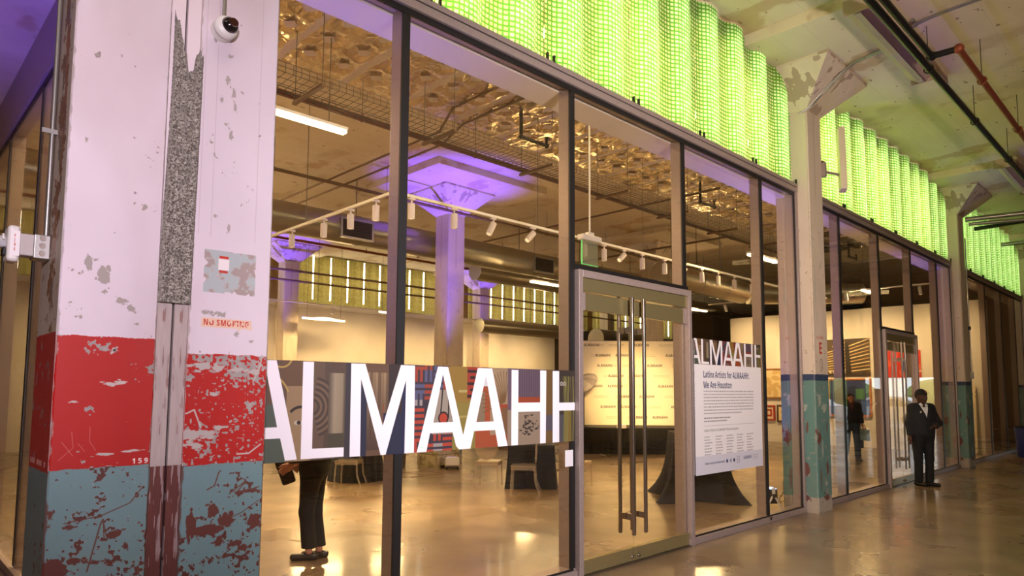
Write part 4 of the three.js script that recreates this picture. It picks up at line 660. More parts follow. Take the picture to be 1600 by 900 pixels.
{ // stage with black skirt and printed backdrop, both turned towards the doors
  const c = V(14.8, 0, -6.5), ry = -PI / 4, t = thing('black_stage', 'low black skirted stage behind the glass doors', 'stage', [15.25, 0, -7.0], ry);
  part('deck', bx(-1.3, 1.5, .66, .72, -1.6, .05, .01), M.black, t);
  const n = 220, pos = [], idx = []; const per = [[-1.28, -1.55], [-1.28, .03], [1.48, .03], [1.48, -1.55]]; let L_ = []; for (let k = 0; k < 3; k++) { const [a, b] = [per[k], per[k + 1]], m = Math.round(Math.hypot(b[0] - a[0], b[1] - a[1]) / .025); for (let i = 0; i < m; i++) { const u = i / m; L_.push([mix(a[0], b[0], u), mix(a[1], b[1], u), k]); } }
  L_.forEach(([x, z, k], i) => { for (let j = 0; j <= 4; j++) { const w = .02 * (1 - j / 5) * Math.sin(i * .9 + Math.sin(i * .13) * 2) + .02 * (1 - j / 4); pos.push(x + (k === 0 ? -w : k === 2 ? w : 0), .67 * j / 4 + .003, z + (k === 1 ? w : 0)); } });
  for (let i = 0; i < L_.length - 1; i++) for (let j = 0; j < 4; j++) { const a = i * 5 + j; idx.push(a, a + 5, a + 6, a, a + 6, a + 1); }
  const g = new THREE.BufferGeometry(); g.setAttribute('position', new THREE.Float32BufferAttribute(pos, 3)); g.setIndex(idx); g.computeVertexNormals(); part('skirt', metric(g), S({ color: 0x17171a, roughness: .9, side: THREE.DoubleSide }), t);
  for (const x of [-1.1, 1.3]) for (const z of [-.2, -1.4]) part('leg', rod([x, 0, z], [x, .66, z], .03, 8), M.galv, t);
  const W = 3.5, H = 2.42, [cv, gg] = canvasOf(1024, 708); gg.fillStyle = '#f2e6cc'; gg.fillRect(0, 0, 1024, 708);
  for (let r = 0; r < 8; r++) for (let k = 0; k < 6; k++) { const x = 26 + (k * 210 + r * 54) % 1010 - (r > 3 ? 20 : 0), y = 44 + r * 87; if ((k + r) % 2 === 0) { gg.fillStyle = '#2c2c40'; gg.font = 'bold 32px sans-serif'; gg.fillText('ALMAAHH', x, y, 128); } else { gg.fillStyle = '#b9ad9a'; for (let l = 0; l < 2; l++) { let p = x; for (let m = 0; m < 9; m++) { const d = 6 + 14 * hash(m, l, r); gg.fillRect(p, y - 18 + l * 12, d, 5); p += d + 4; if (p > x + 120) break; } } } }
  const b = thing('printed_backdrop', 'pale step-and-repeat backdrop printed ALMAAHH standing on the stage', 'backdrop', [15.25, .72, -7.0], ry);
  part('banner', at(sheet(-1.2, -1.2 + W, .02, H, -.9, -.88), 0, 0, 0), S({ map: asMap(cv, false), roughness: .8 }), b); for (const x of [-1.18, W - 1.22]) part('post', rod([x, 0, -.93], [x, H, -.93], .02, 8), M.galv, b); part('crossbar', rod([-1.2, H + .005, -.92], [W - 1.2, H + .005, -.92], .018, 8), M.galv, b);
  const f = thing('floor_box_light', 'small purple-lit case on the stage before the backdrop', 'lamp', [14.82, .72, -6.9], ry); part('case', bx(-.12, .12, 0, .1, -.08, .08, .01), M.whitepaint, f); part('lamp_lens', bx(-.09, .09, .1, .106, -.05, .05), S({ color: 0xffffff, emissive: 0xd0a0ff, emissiveIntensity: 1 }), f);
}
{ const t = thing('photo_umbrella_stand', 'tripod stand with a pale striped photo umbrella left of the stage', 'light stand', [15.05, 0, -8.4]);
  part('pole', rod([0, .25, 0], [0, 2.0, 0], .018, 8), M.black, t); for (let k = 0; k < 3; k++) { const a = k * 2.094 + .3; part('leg', rod([0, .75, 0], [.5 * Math.cos(a), .01, .5 * Math.sin(a)], .014, 6), M.black, t); part('brace', rod([0, .35, 0], [.25 * Math.cos(a), .38, .25 * Math.sin(a)], .01, 6), M.black, t); } part('lamp_head', bx(-.07, .07, 1.78, 1.95, -.07, .07, .02), M.black, t);
  const s = 10; for (let k = 0; k < s; k++) { const g = new THREE.SphereGeometry(.8, 6, 8, k / s * 2 * PI, 2 * PI / s, 0, .9); g.scale(.68, .68, .68); g.translate(0, -.42, 0); g.rotateZ(.75); g.translate(-.1, 1.98, .05); part('panel', g, S({ color: k % 2 ? 0xbdb3ac : 0x9d948f, roughness: .7, side: THREE.DoubleSide }), t); } part('shaft', rod([0, 1.9, 0], [-.3, 2.15, .05], .008, 6), M.galv, t); }
{ const t = thing('fire_extinguisher', 'red fire extinguisher on the pale far column left of the backdrop', 'extinguisher', [26.85, 1.0, -16.72], -.5); part('cylinder', lathe([[0, 0], [.075, 0], [.08, .02], [.08, .42], [.05, .5], [.025, .52], [0, .52]], 20), S({ color: 0xb8322a, roughness: .35 }), t); part('valve', [rod([0, .5, 0], [0, .6, 0], .025, 10), bx(-.02, .09, .57, .6, -.012, .012)], M.black, t); part('hose', tube([[.03, .57, .02], [.12, .5, .03], [.11, .2, .04]], .012, 16, 6), M.black, t); }

// ------------------------------------------------------------------ pictures on the gallery wall (x = 22.8) and boards in the last room
function wallArt(label, z0, z1, y0, y1, draw, frame, tilt = 0) {
  const t = thing('wall_picture', label, 'picture', [22.8, 0, 0]), q = 220, [c, g] = canvasOf(Math.round((z1 - z0) * q), Math.round((y1 - y0) * q)); draw(g, c.width, c.height);
  const b = new THREE.BoxGeometry(z1 - z0, y1 - y0, .04); b.rotateY(-PI / 2); b.translate(-.03, (y0 + y1) / 2, (z0 + z1) / 2); part('canvas', b, S({ map: asMap(c, false), roughness: .6 }), t);
  if (frame) { const m = S({ color: frame, roughness: .6 }), w = .05; part('frame_side', bx(-.07, 0, y0 - w, y1 + w, z0 - w, z0), m, t); part('frame_side', bx(-.07, 0, y0 - w, y1 + w, z1, z1 + w), m, t); part('frame_top', bx(-.07, 0, y1, y1 + w, z0, z1), m, t); part('frame_bottom', bx(-.07, 0, y0 - w, y0, z0, z1), m, t); }
}
wallArt('large sepia photograph of slatted timber structures on the gallery wall', -5.19, -3.26, 2.23, 3.41, (g, w, h) => {
  g.fillStyle = '#4a3a2c'; g.fillRect(0, 0, w, h); g.fillStyle = '#6a5844'; g.fillRect(0, 0, w * .25, h * .45); g.fillStyle = '#d0913f'; g.beginPath(); g.moveTo(0, h * .5); g.lineTo(w * .28, h * .62); g.lineTo(w * .2, h); g.lineTo(0, h); g.fill();
  for (let k = 0; k < 9; k++) { g.strokeStyle = k % 2 ? '#c9a56a' : '#e3cf9c'; g.lineWidth = h * .028; g.beginPath(); g.moveTo(w * .68, h * (.2 + k * .085)); g.lineTo(w, h * (.02 + k * .1)); g.stroke(); g.beginPath(); g.moveTo(w * (.42 + .02 * k), h * (.2 + k * .085)); g.lineTo(w * .62, h * (.1 + k * .09)); g.stroke(); g.beginPath(); g.moveTo(w * .34, h * (.35 + k * .065)); g.lineTo(w * .5, h * (.28 + k * .07)); g.stroke(); }
  g.fillStyle = '#2c211b'; g.beginPath(); g.moveTo(w * .62, h * .1); g.lineTo(w * .68, h * .1); g.lineTo(w * .72, h); g.lineTo(w * .64, h); g.fill(); g.fillStyle = '#e7d9b0'; for (let k = 0; k < 5; k++) g.fillRect(w * (.36 + k * .055), h * .84, w * .035, h * .09); g.fillStyle = '#3b2e26'; g.fillRect(0, h * .95, w, h * .05);
});
wallArt('bright red abstract painting with dark blue shape behind the far doors', -3.09, -1.85, 2.15, 2.98, (g, w, h) => { g.fillStyle = '#c4281f'; g.fillRect(0, 0, w, h); g.fillStyle = '#e2563c'; g.beginPath(); g.ellipse(w * .3, h * .45, w * .06, h * .14, 0, 0, 7); g.fill(); g.beginPath(); g.ellipse(w * .62, h * .8, w * .1, h * .16, 0, 0, 7); g.fill(); g.fillStyle = '#2d3f74'; g.beginPath(); g.ellipse(w * .66, h * .55, w * .07, h * .26, 0, 0, 7); g.fill(); g.fillStyle = '#e36a48'; g.fillRect(w * .86, h * .52, w * .14, h * .18); g.fillStyle = '#f0dfc0'; g.fillRect(w * .88, h * .72, w * .12, h * .08); }, null);
wallArt('blue painting in a thin orange wood frame below the sepia photograph', -4.5, -3.3, 1.0, 2.09, (g, w, h) => { g.fillStyle = '#34406e'; g.fillRect(0, 0, w, h); g.fillStyle = '#3f5a96'; g.fillRect(0, h * .6, w, h * .4); g.fillStyle = '#27304f'; g.beginPath(); g.ellipse(w * .6, h * .5, w * .2, h * .34, 0, 0, 7); g.fill(); g.fillStyle = '#4a7a58'; g.fillRect(w * .66, h * .25, w * .22, h * .3); }, 0xb9743c);
const pale = (s) => (g, w, h) => { g.fillStyle = '#e6cfa0'; g.fillRect(0, 0, w, h); g.fillStyle = '#cfb078'; for (let k = 0; k < 16; k++) { g.beginPath(); g.ellipse(w * hash(k, 1, s), h * hash(k, 2, s), w * .16, h * .09, hash(k, 3, s) * 3, 0, 7); g.fill(); } };
wallArt('pale hide-like picture in a brown frame right of the poster', -6.85, -5.85, 1.53, 2.46, pale(3), 0x9a6a42);
wallArt('small picture of a red symbol right of the poster edge', -6.72, -6.4, .78, 1.2, (g, w, h) => { g.fillStyle = '#ead9b8'; g.fillRect(0, 0, w, h); g.fillStyle = '#b03428'; g.fillRect(w * .15, h * .2, w * .7, h * .6); g.fillStyle = '#ead9b8'; g.fillRect(w * .35, h * .35, w * .3, h * .3); }, 0xb03a30);
wallArt('small framed dark hand-like print right of the red symbol', -6.22, -5.8, .74, 1.22, (g, w, h) => { g.fillStyle = '#ead6a8'; g.fillRect(0, 0, w, h); g.strokeStyle = '#3a2e22'; g.lineWidth = w * .1; g.lineCap = 'round'; for (let k = 0; k < 4; k++) { g.beginPath(); g.moveTo(w * .6, h * .8); g.lineTo(w * (.25 + k * .16), h * (.4 - .08 * Math.sin(k))); g.stroke(); } }, 0x4a3a2c);
{ const t = thing('leaning_board', 'tall cream board with small brown marks leaning in the last bay', 'board', [22.78, 0, -.75]), [c, g] = canvasOf(128, 512); g.fillStyle = '#e6d7b2'; g.fillRect(0, 0, 128, 512); for (let k = 0; k < 60; k++) { g.fillStyle = k % 3 ? '#8d6e52' : '#5f4a40'; g.beginPath(); g.ellipse(128 * hash(k, 1, 9), 512 * hash(k, 2, 9), 4 + 5 * hash(k, 3, 9), 3 + 3 * hash(k, 4, 9), k, 0, 7); g.fill(); }
  const b = new THREE.BoxGeometry(.5, 1.9, .05); b.rotateY(-PI / 2); b.rotateZ(-.05); b.translate(-.1, .97, 0); part('board_face', b, S({ map: asMap(c, false), roughness: .7 }), t); for (const s of [-1, 1]) part('foot_block', bx(-.12, .02, 0, .03, s * .18 - .03, s * .18 + .03), M.crate, t); }
{ const t = thing('wall_post', 'pale upright wall end behind the last bay of glazing', 'wall panel', [22.8, 0, -.5]); part('post_face', bx(0, .25, 0, 4.35, 0, .3), M.white, t); part('post_strip', bx(.4, .62, 0, 4.35, .05, .2), M.alu, t); part('corner_bead', bx(-.01, .0, 0, 4.35, .27, .3), M.alu, t); }

// ------------------------------------------------------------------ on the pillar and the corridor ceiling
{ const t = thing('security_camera', 'white dome security camera with black eye on the pillar, under a conduit', 'camera', [1.445, 3.835, .2]);
  part('mount', at(new THREE.CylinderGeometry(.062, .068, .05, 28), 0, 0, .025, 0, PI / 2), M.whitepaint, t); part('housing', at(lathe([[0, 0], [.066, 0], [.068, .02], [.055, .05], [0, .06]], 28), 0, 0, .045, 0, PI / 2), M.whitepaint, t);
  const eye = part('eyeball', at(new THREE.SphereGeometry(.05, 24, 16), .012, .006, .085), P({ color: 0x1b1718, roughness: .12, clearcoat: 1 }), t); part('lens', at(new THREE.CylinderGeometry(.026, .026, .008, 20), .018, .01, .134, 0, PI / 2 - .1), P({ color: 0x3a1c18, roughness: .05, clearcoat: 1 }), eye);
  part('collar', at(new THREE.TorusGeometry(.049, .006, 8, 28), .01, .004, .082), M.whitepaint, t); part('conduit', rod([-.002, .06, .03], [.004, 2.7, .03], .011, 10), M.galv, t); }
{ const t = thing('fire_strobe', 'white fire alarm strobe lettered FIRE on a metal box beside the pillar', 'alarm', [.709, 2.46, -.13]), [c, g] = canvasOf(128, 256); g.fillStyle = '#efeaec'; g.fillRect(0, 0, 128, 256); g.fillStyle = '#c0392f'; g.font = 'bold 46px sans-serif'; 'FIRE'.split('').forEach((k, i) => g.fillText(k, 46, 66 + i * 46));
  part('back_box', bx(-.075, 0, -.065, .065, -.055, .055, .006), M.galv, t); for (const y of [-.035, .005, .045]) part('knockout', at(new THREE.CylinderGeometry(.016, .016, .004, 16), -.037, y, .056, 0, PI / 2), M.steel, t);
  part('base', bx(-.135, -.07, -.055, .06, -.05, .05, .008), S({ color: 0xbdb4b2, roughness: .6 }), t); const b = new THREE.BoxGeometry(.05, .19, .12); b.translate(-.16, 0, 0); part('face_plate', new RoundedBoxGeometry(.055, .19, .125, 3, .02).translate(-.16, 0, 0), M.whitepaint, t);
  const l = new THREE.PlaneGeometry(.04, .13); l.translate(-.155, -.0, .0635); part('lettering', l, S({ map: asMap(c, false), roughness: .5 }), t); part('strobe_lens', new RoundedBoxGeometry(.05, .06, .05, 3, .015).translate(-.205, .01, 0), P({ color: 0xeeeef2, transmission: .6, roughness: .1, thickness: 0 }), t); part('lens_guard', at(new THREE.TorusGeometry(.03, .006, 6, 16, PI), -.2, .02, .0, PI / 2), M.whitepaint, t); part('grille', bx(-.2, -.19, -.06, -.02, -.04, .04), M.black, t);
  const cx = -.02, cz = .03; part('conduit', rod([cx, .065, cz], [cx - .006, 4.1, cz], .012, 10), M.galv, t); part('strap', [bx(cx - .05, cx + .02, .62, .645, cz + .008, cz + .018), at(new THREE.CylinderGeometry(.016, .016, .03, 12), cx, .632, cz)], M.galv, t); }
function stripFitting(label, x0, x1, z) { const t = thing('ceiling_fitting', label, 'light', [x0, 6.36, z]), len = x1 - x0, sh = new THREE.Shape(); sh.moveTo(-.16, 0); sh.lineTo(-.04, -.085); sh.lineTo(.04, -.085); sh.lineTo(.16, 0); sh.lineTo(.16, .02); sh.lineTo(.07, .1); sh.lineTo(-.07, .1); sh.lineTo(-.16, .02); sh.lineTo(-.16, 0);
  const g = new THREE.ExtrudeGeometry(sh, { depth: len, bevelEnabled: false }); g.rotateY(PI / 2); M.fit ??= S({ color: 0xb09a8c, roughness: .5 }); part('housing', metric(g.index ? g.toNonIndexed() : g), M.fit, t); part('end_cap', bx(-.012, 0, -.09, .1, -.15, .15), M.fit, t); part('end_cap', bx(len, len + .012, -.09, .1, -.15, .15), M.fit, t); part('diffuser_strip', bx(.03, len - .03, -.094, -.085, -.036, .036), S({ color: 0xd2bfae, roughness: .4 }), t); for (const x of [.4, len - .4]) part('hanger', rod([x, .1, 0], [x, .235, 0], .008, 6), M.wire, t); }
stripFitting('unlit long strip fitting on the corridor ceiling beside the black pipes', 8.4, 11.05, 1.44); stripFitting('second unlit strip fitting farther along the corridor ceiling', 16.5, 19.1, 1.44);
pipe('ceiling_pipe', 'long straight black pipe under the corridor ceiling', [[3, 6.0, 1.8], [26, 6.0, 1.76]], .045, M.blackpipe, hangs(5, 25, 9, 6.0, 1.78));
{ const t = pipe('ceiling_pipe', 'black pipe that steps sideways and goes on as rust-red pipe', [[3, 6.0, 1.9], [9.64, 6.0, 1.905], [9.66, 6.0, 2.2]], .04, M.blackpipe, [[6, 6, 1.9]]); part('run', rod([9.66, 6.0, 2.2], [26, 6.0, 2.17], .04, 12), M.redpipe, t); part('elbow', at(new THREE.SphereGeometry(.062, 12, 8), 9.66, 6.0, 2.2), M.redpipe, t); for (const x of [10.9, 13.4, 15.9, 18.4]) { part('clamp', at(new THREE.TorusGeometry(.052, .01, 6, 14), x, 6, 2.195, PI / 2), M.redpipe, t); part('hanger_rod', rod([x, 6.05, 2.195], [x, 6.59, 2.195], .006, 5), M.wire, t); } }
{ const t = thing('conduit_pair', 'pair of thin grey conduits climbing the column head and crossing the corridor ceiling', 'conduit');
  for (const d of [0, .045]) part('conduit', tube([[9.89, 5.86, .1 + d], [9.93, 5.93, .23 + d], [9.97 + d, 6.1, .4], [10.0 + d, 6.33, .69], [10.0 + d, 6.42, .85], [9.98 + d, 6.43, 1.0], [9.9 + d, 6.43, 1.33], [9.83 + d, 6.45, 1.5], [9.74 + d, 6.55, 1.72], [9.71 + d, 6.575, 2.2], [9.71 + d, 6.575, 5]], .012, 140, 8, .2), M.galv, t);
  for (const z of [1.7, 2.6, 3.6]) part('strap', bx(9.66, 9.84, 6.55, 6.6, z - .015, z + .015), M.galv, t); }
{ const t = thing('wall_antenna', 'tall pale panel box on an arm tilted out from the column with the letter E', 'antenna'); const g = new RoundedBoxGeometry(.2, 1.02, .1, 3, .015); g.rotateZ(-.09); g.rotateY(.5); g.translate(10.86, 5.33, .34); part('panel_box', g, S({ color: 0xd9cdb4, roughness: .5 }), t); part('bracket_plate', bx(10.39, 10.46, 4.98, 5.2, .08, .26, .008), M.alu, t); part('arm', rod([10.45, 5.09, .18], [10.84, 5.09, .3], .022, 10), M.alu, t); part('clamp', bx(10.42, 10.5, 5.16, 5.24, .1, .22, .006), M.ruststeel, t); }
pipe('ceiling_pipe', 'dark bar crossing the corridor ceiling past the second column', [[20.9, 6.0, .03], [20.2, 6.0, 6]], .05, M.blackpipe); pipe('ceiling_pipe', 'pale pipe crossing the ceiling just past the second column', [[19.6, 6.0, .1], [19.9, 6.0, 1.5], [20.4, 6.0, 6]], .06, M.galv); pipe('ceiling_pipe', 'second pale pipe crossing the ceiling past the second column', [[20.2, 6.0, .05], [20.7, 6.0, 1.5], [21.4, 6.0, 6]], .045, M.galv); pipe('ceiling_pipe', 'farthest pale pipe crossing the ceiling in the last bay', [[23.7, 6.0, .1], [23.7, 6.0, 6]], .06, M.galv);
{ const t = thing('wheeled_cart', 'dark blue wheeled bin with black handle at the right edge', 'bin', [21.9, 0, .72]); part('tub', lathe([[0, .06], [.2, .06], [.25, .8], [.26, .82], [.24, .82], [.19, .09], [0, .09]], 24), S({ color: 0x1f2a66, roughness: .5 }), t); part('handle', tube([[-.24, .74, .05], [-.36, .72, .1], [-.4, .66, .12]], .035, 14, 8), M.black, t); for (const s of [-1, 1]) part('wheel', at(new THREE.CylinderGeometry(.06, .06, .04, 16), s * .14, .06, .12, 0, 0, PI / 2), M.black, t); part('lid', at(lathe([[0, .05], [.2, .04], [.27, 0], [0, 0]], 24), 0, .825, 0), M.black, t); }
{ const t = thing('wall_box', 'small grey electrical box on the second column over the conduit', 'box', [18.42, 0, 0]); part('case', bx(.42, .53, 2.05, 2.2, .2, .26, .006), M.galv, t); part('conduit', rod([.505, 2.2, .22], [.505, 5.4, .22], .014, 8), M.galv, t); part('upper_box', bx(.46, .53, 3.2, 3.28, .2, .25), M.black, t); }

// ------------------------------------------------------------------ daylight yard past the open corridor end (seen mirrored in the glass)
struct('ground', bx(31.3, 90, -.3, -.02, -30, 50), S({ color: 0x868a84, roughness: .9 }));
for (const [k, z] of [[0, 4.0], [1, 5.6], [2, 7.2]]) { const t = thing('door_post', 'steel post in the open corridor end, ' + ORD[k] + ' from the glazing', 'post', [31.15, 0, z + .4]); part('post', bx(-.04, .04, 0, 2.75, -.04, .04), M.alu, t); }
{ const t = thing('dark_pillar', 'dark blue-grey square pillar out of view in the open corridor end, mirrored in the guard bay glass', 'pillar', [30.75, 0, 6.45]); part('shaft', bx(-.2, .2, 0, 6.58, -.32, .32, .02), S({ color: 0x2c3240, roughness: .8 }), t); part('plinth', bx(-.24, .24, 0, .12, -.36, .36, .01), S({ color: 0x2c3240, roughness: .8 }), t); }  // out of view, darkens the reflection in front of the woman
{ const mat = S({ color: 0x6f8a3c, roughness: .9 }); for (let k = 0; k < 5; k++) { const g = new THREE.IcosahedronGeometry(1, 4), p = g.attributes.position; for (let i = 0; i < p.count; i++) { const n = .8 + .4 * fbm(p.getX(i) * 4 + k * 7 + 9, p.getY(i) * 4 + p.getZ(i) * 3 + 9, 3, 3); p.setXYZ(i, p.getX(i) * n * 1.6, p.getY(i) * n * 1.5, p.getZ(i) * n * 3); } g.computeVertexNormals(); const t = thing('shrub', 'rounded green shrub across the yard, ' + ORD[k] + ' from the left', 'shrub', [56 + k % 2, 0, 2 + k * 7.2]); part('foliage', g.translate(0, 1.3, 0), mat, t); part('trunk', rod([0, -.02, 0], [0, 1, 0], .15, 8), M.ruststeel, t); } }
function car(label, x, z, col) { const t = thing('car', label, 'car', [x, -.02, z]); const s = new THREE.Shape(); s.moveTo(-2.1, .35); s.lineTo(-2.15, .8); s.lineTo(-1.2, .95); s.quadraticCurveTo(-.7, 1.45, -.2, 1.47); s.lineTo(.8, 1.45); s.quadraticCurveTo(1.5, 1.3, 1.75, .98); s.lineTo(2.15, .9); s.lineTo(2.15, .35); s.lineTo(-2.1, .35); const g = new THREE.ExtrudeGeometry(s, { depth: 1.6, bevelEnabled: true, bevelSize: .06, bevelThickness: .06, bevelSegments: 2 }); g.rotateY(PI / 2); g.translate(-.8, 0, 0); part('body', g, P({ color: col, roughness: .3, clearcoat: 1 }), t); for (const sx of [-1, 1]) for (const sz of [-1.35, 1.35]) part('wheel', at(new THREE.CylinderGeometry(.33, .33, .22, 20), sx * .8, .33, sz, 0, 0, PI / 2), M.black, t); const w = new THREE.Shape(); w.moveTo(-1.05, .98); w.quadraticCurveTo(-.65, 1.38, -.2, 1.4); w.lineTo(.7, 1.38); w.quadraticCurveTo(1.2, 1.25, 1.4, 1.0); w.lineTo(-1.05, .98); const wg = new THREE.ExtrudeGeometry(w, { depth: 1.74, bevelEnabled: false }); wg.rotateY(PI / 2); wg.translate(-.87, 0, 0); part('window', wg, P({ color: 0x1c242b, roughness: .08, clearcoat: 1 }), t); }
car('white parked car in the yard beyond the corridor end', 40, 8.2, 0xf0f0f0); car('second white parked car farther along the yard', 41, 13.2, 0xe6e6e8); car('red parked car farthest along the yard', 42, 18.5, 0xa02c26);

// ------------------------------------------------------------------ people
const smin = (a, b, k) => { const h = Math.max(k - Math.abs(a - b), 0) / k; return Math.min(a, b) - h * h * k * .25; };
function cap(p, a, b, ra, rb) {       // distance to a tapered capsule
  const bx_ = b[0] - a[0], by = b[1] - a[1], bz = b[2] - a[2], px = p[0] - a[0], py = p[1] - a[1], pz = p[2] - a[2], h = clamp((px * bx_ + py * by + pz * bz) / (bx_ * bx_ + by * by + bz * bz + 1e-9));
  return Math.hypot(px - bx_ * h, py - by * h, pz - bz * h) - mix(ra, rb, h);
}
const ell = (p, c, r) => { const x = (p[0] - c[0]) / r[0], y = (p[1] - c[1]) / r[1], z = (p[2] - c[2]) / r[2], k = Math.hypot(x, y, z); return (k - 1) * Math.min(r[0], r[1], r[2]) * (k < 1 ? 1 : .5 + .5 / k); };
function surface(fn, c, h, res) {     // mesh of fn = 0 in the box c +- h
  const mc = new MarchingCubes(res, new THREE.MeshBasicMaterial(), false, false, 160000), n = mc.size, half = n / 2, p = [0, 0, 0];
  for (let k = 0; k < n; k++) { p[2] = c[2] + h[2] * (k - half) / half; for (let j = 0; j < n; j++) { p[1] = c[1] + h[1] * (j - half) / half; for (let i = 0; i < n; i++) { p[0] = c[0] + h[0] * (i - half) / half; mc.field[k * n * n + j * n + i] = -fn(p); } } }
  mc.isolation = 0; mc.update();
  const g0 = new THREE.BufferGeometry(); g0.setAttribute('position', new THREE.BufferAttribute(mc.positionArray.slice(0, mc.count * 3), 3)); g0.scale(...h); g0.translate(...c);
  const g = mergeVertices(g0, 1e-5); g.computeVertexNormals(); return g;
}
const bones = (p, list, k) => { let d = 9; for (const [a, b, ra, rb] of list) d = smin(d, cap(p, a, b, ra, rb), k); return d; };
function headShape() {                // centred on the head, facing +z
  return surface((p) => {
    let d = ell(p, [0, .025, -.012], [.076, .098, .094]); d = smin(d, ell(p, [0, -.045, .022], [.056, .07, .07]), .05);
    d = smin(d, cap(p, [0, .018, .088], [0, -.022, .104], .008, .013), .02); d = smin(d, ell(p, [0, -.085, .062], [.026, .022, .024]), .03);
    d = smin(d, cap(p, [-.034, .03, .078], [.034, .03, .078], .01, .01), .022); for (const s of [-1, 1]) { d = Math.max(d, -ell(p, [s * .031, .008, .093], [.019, .011, .012])); d = smin(d, ell(p, [s * .031, .008, .079], [.0135, .0105, .0115]), .004); d = smin(d, ell(p, [s * .078, .0, -.005], [.011, .031, .019]), .008); d = smin(d, ell(p, [s * .04, -.025, .062], [.022, .02, .02]), .02); }
    d = smin(d, cap(p, [-.018, -.053, .083], [.018, -.053, .083], .0065, .0065), .006); d = smin(d, cap(p, [-.016, -.064, .081], [.016, -.064, .081], .007, .007), .006);
    return smin(d, cap(p, [0, -.07, -.02], [0, -.17, -.03], .053, .058), .03);
  }, [0, -.02, 0], [.13, .17, .13], 76);
}
const headG = headShape();
// five fingers and a thumb, curled by c (0 flat .. 1 closed); palm hangs down -y, thumb towards +x
function handShape(c) {
  const F = [[-.027, .062, .0078], [-.009, .07, .0085], [.010, .073, .0088], [.028, .066, .0085]], segs = [];
  for (const [x, l, r] of F) { let q = [x, -.088, 0], a = .15 + .3 * c; for (let k = 0; k < 3; k++) { const s = l * [.45, .31, .24][k], n = [q[0] + x * .06 * (1 - c), q[1] - Math.cos(a) * s, q[2] + Math.sin(a) * s]; segs.push([q, n, r * (1 - .1 * k), r * (.92 - .1 * k)]); q = n; a += .25 + 1.05 * c; } }
  const th = [[.03, -.03, .006], [.05, -.058, .018], [.052, -.085, .028 + .014 * c]];
  return surface((p) => { let d = ell(p, [0, -.052, 0], [.043, .05, .0165]); d = smin(d, cap(p, [0, 0, 0], [0, -.03, 0], .026, .03), .025); d = smin(d, cap(p, th[0], th[1], .0125, .0105), .012); d = smin(d, cap(p, th[1], th[2], .0105, .0085), .004); for (const s of segs) d = smin(d, cap(p, ...s), .004); return d; }, [0, -.08, .02], [.075, .1, .075], 58);
}
const handG = { .25: handShape(.25), .8: handShape(.8) };
function placeHand(curl, w, dir, mirror, roll = 0) {
  const g = handG[curl].clone(); if (mirror) { g.scale(-1, 1, 1); const ix = g.index.array; for (let i = 0; i < ix.length; i += 3) { const t = ix[i]; ix[i] = ix[i + 1]; ix[i + 1] = t; } }
  g.rotateY(roll); g.applyQuaternion(new THREE.Quaternion().setFromUnitVectors(V(0, -1, 0), V(...dir).normalize())); g.translate(...w); g.computeVertexNormals(); return g;
}
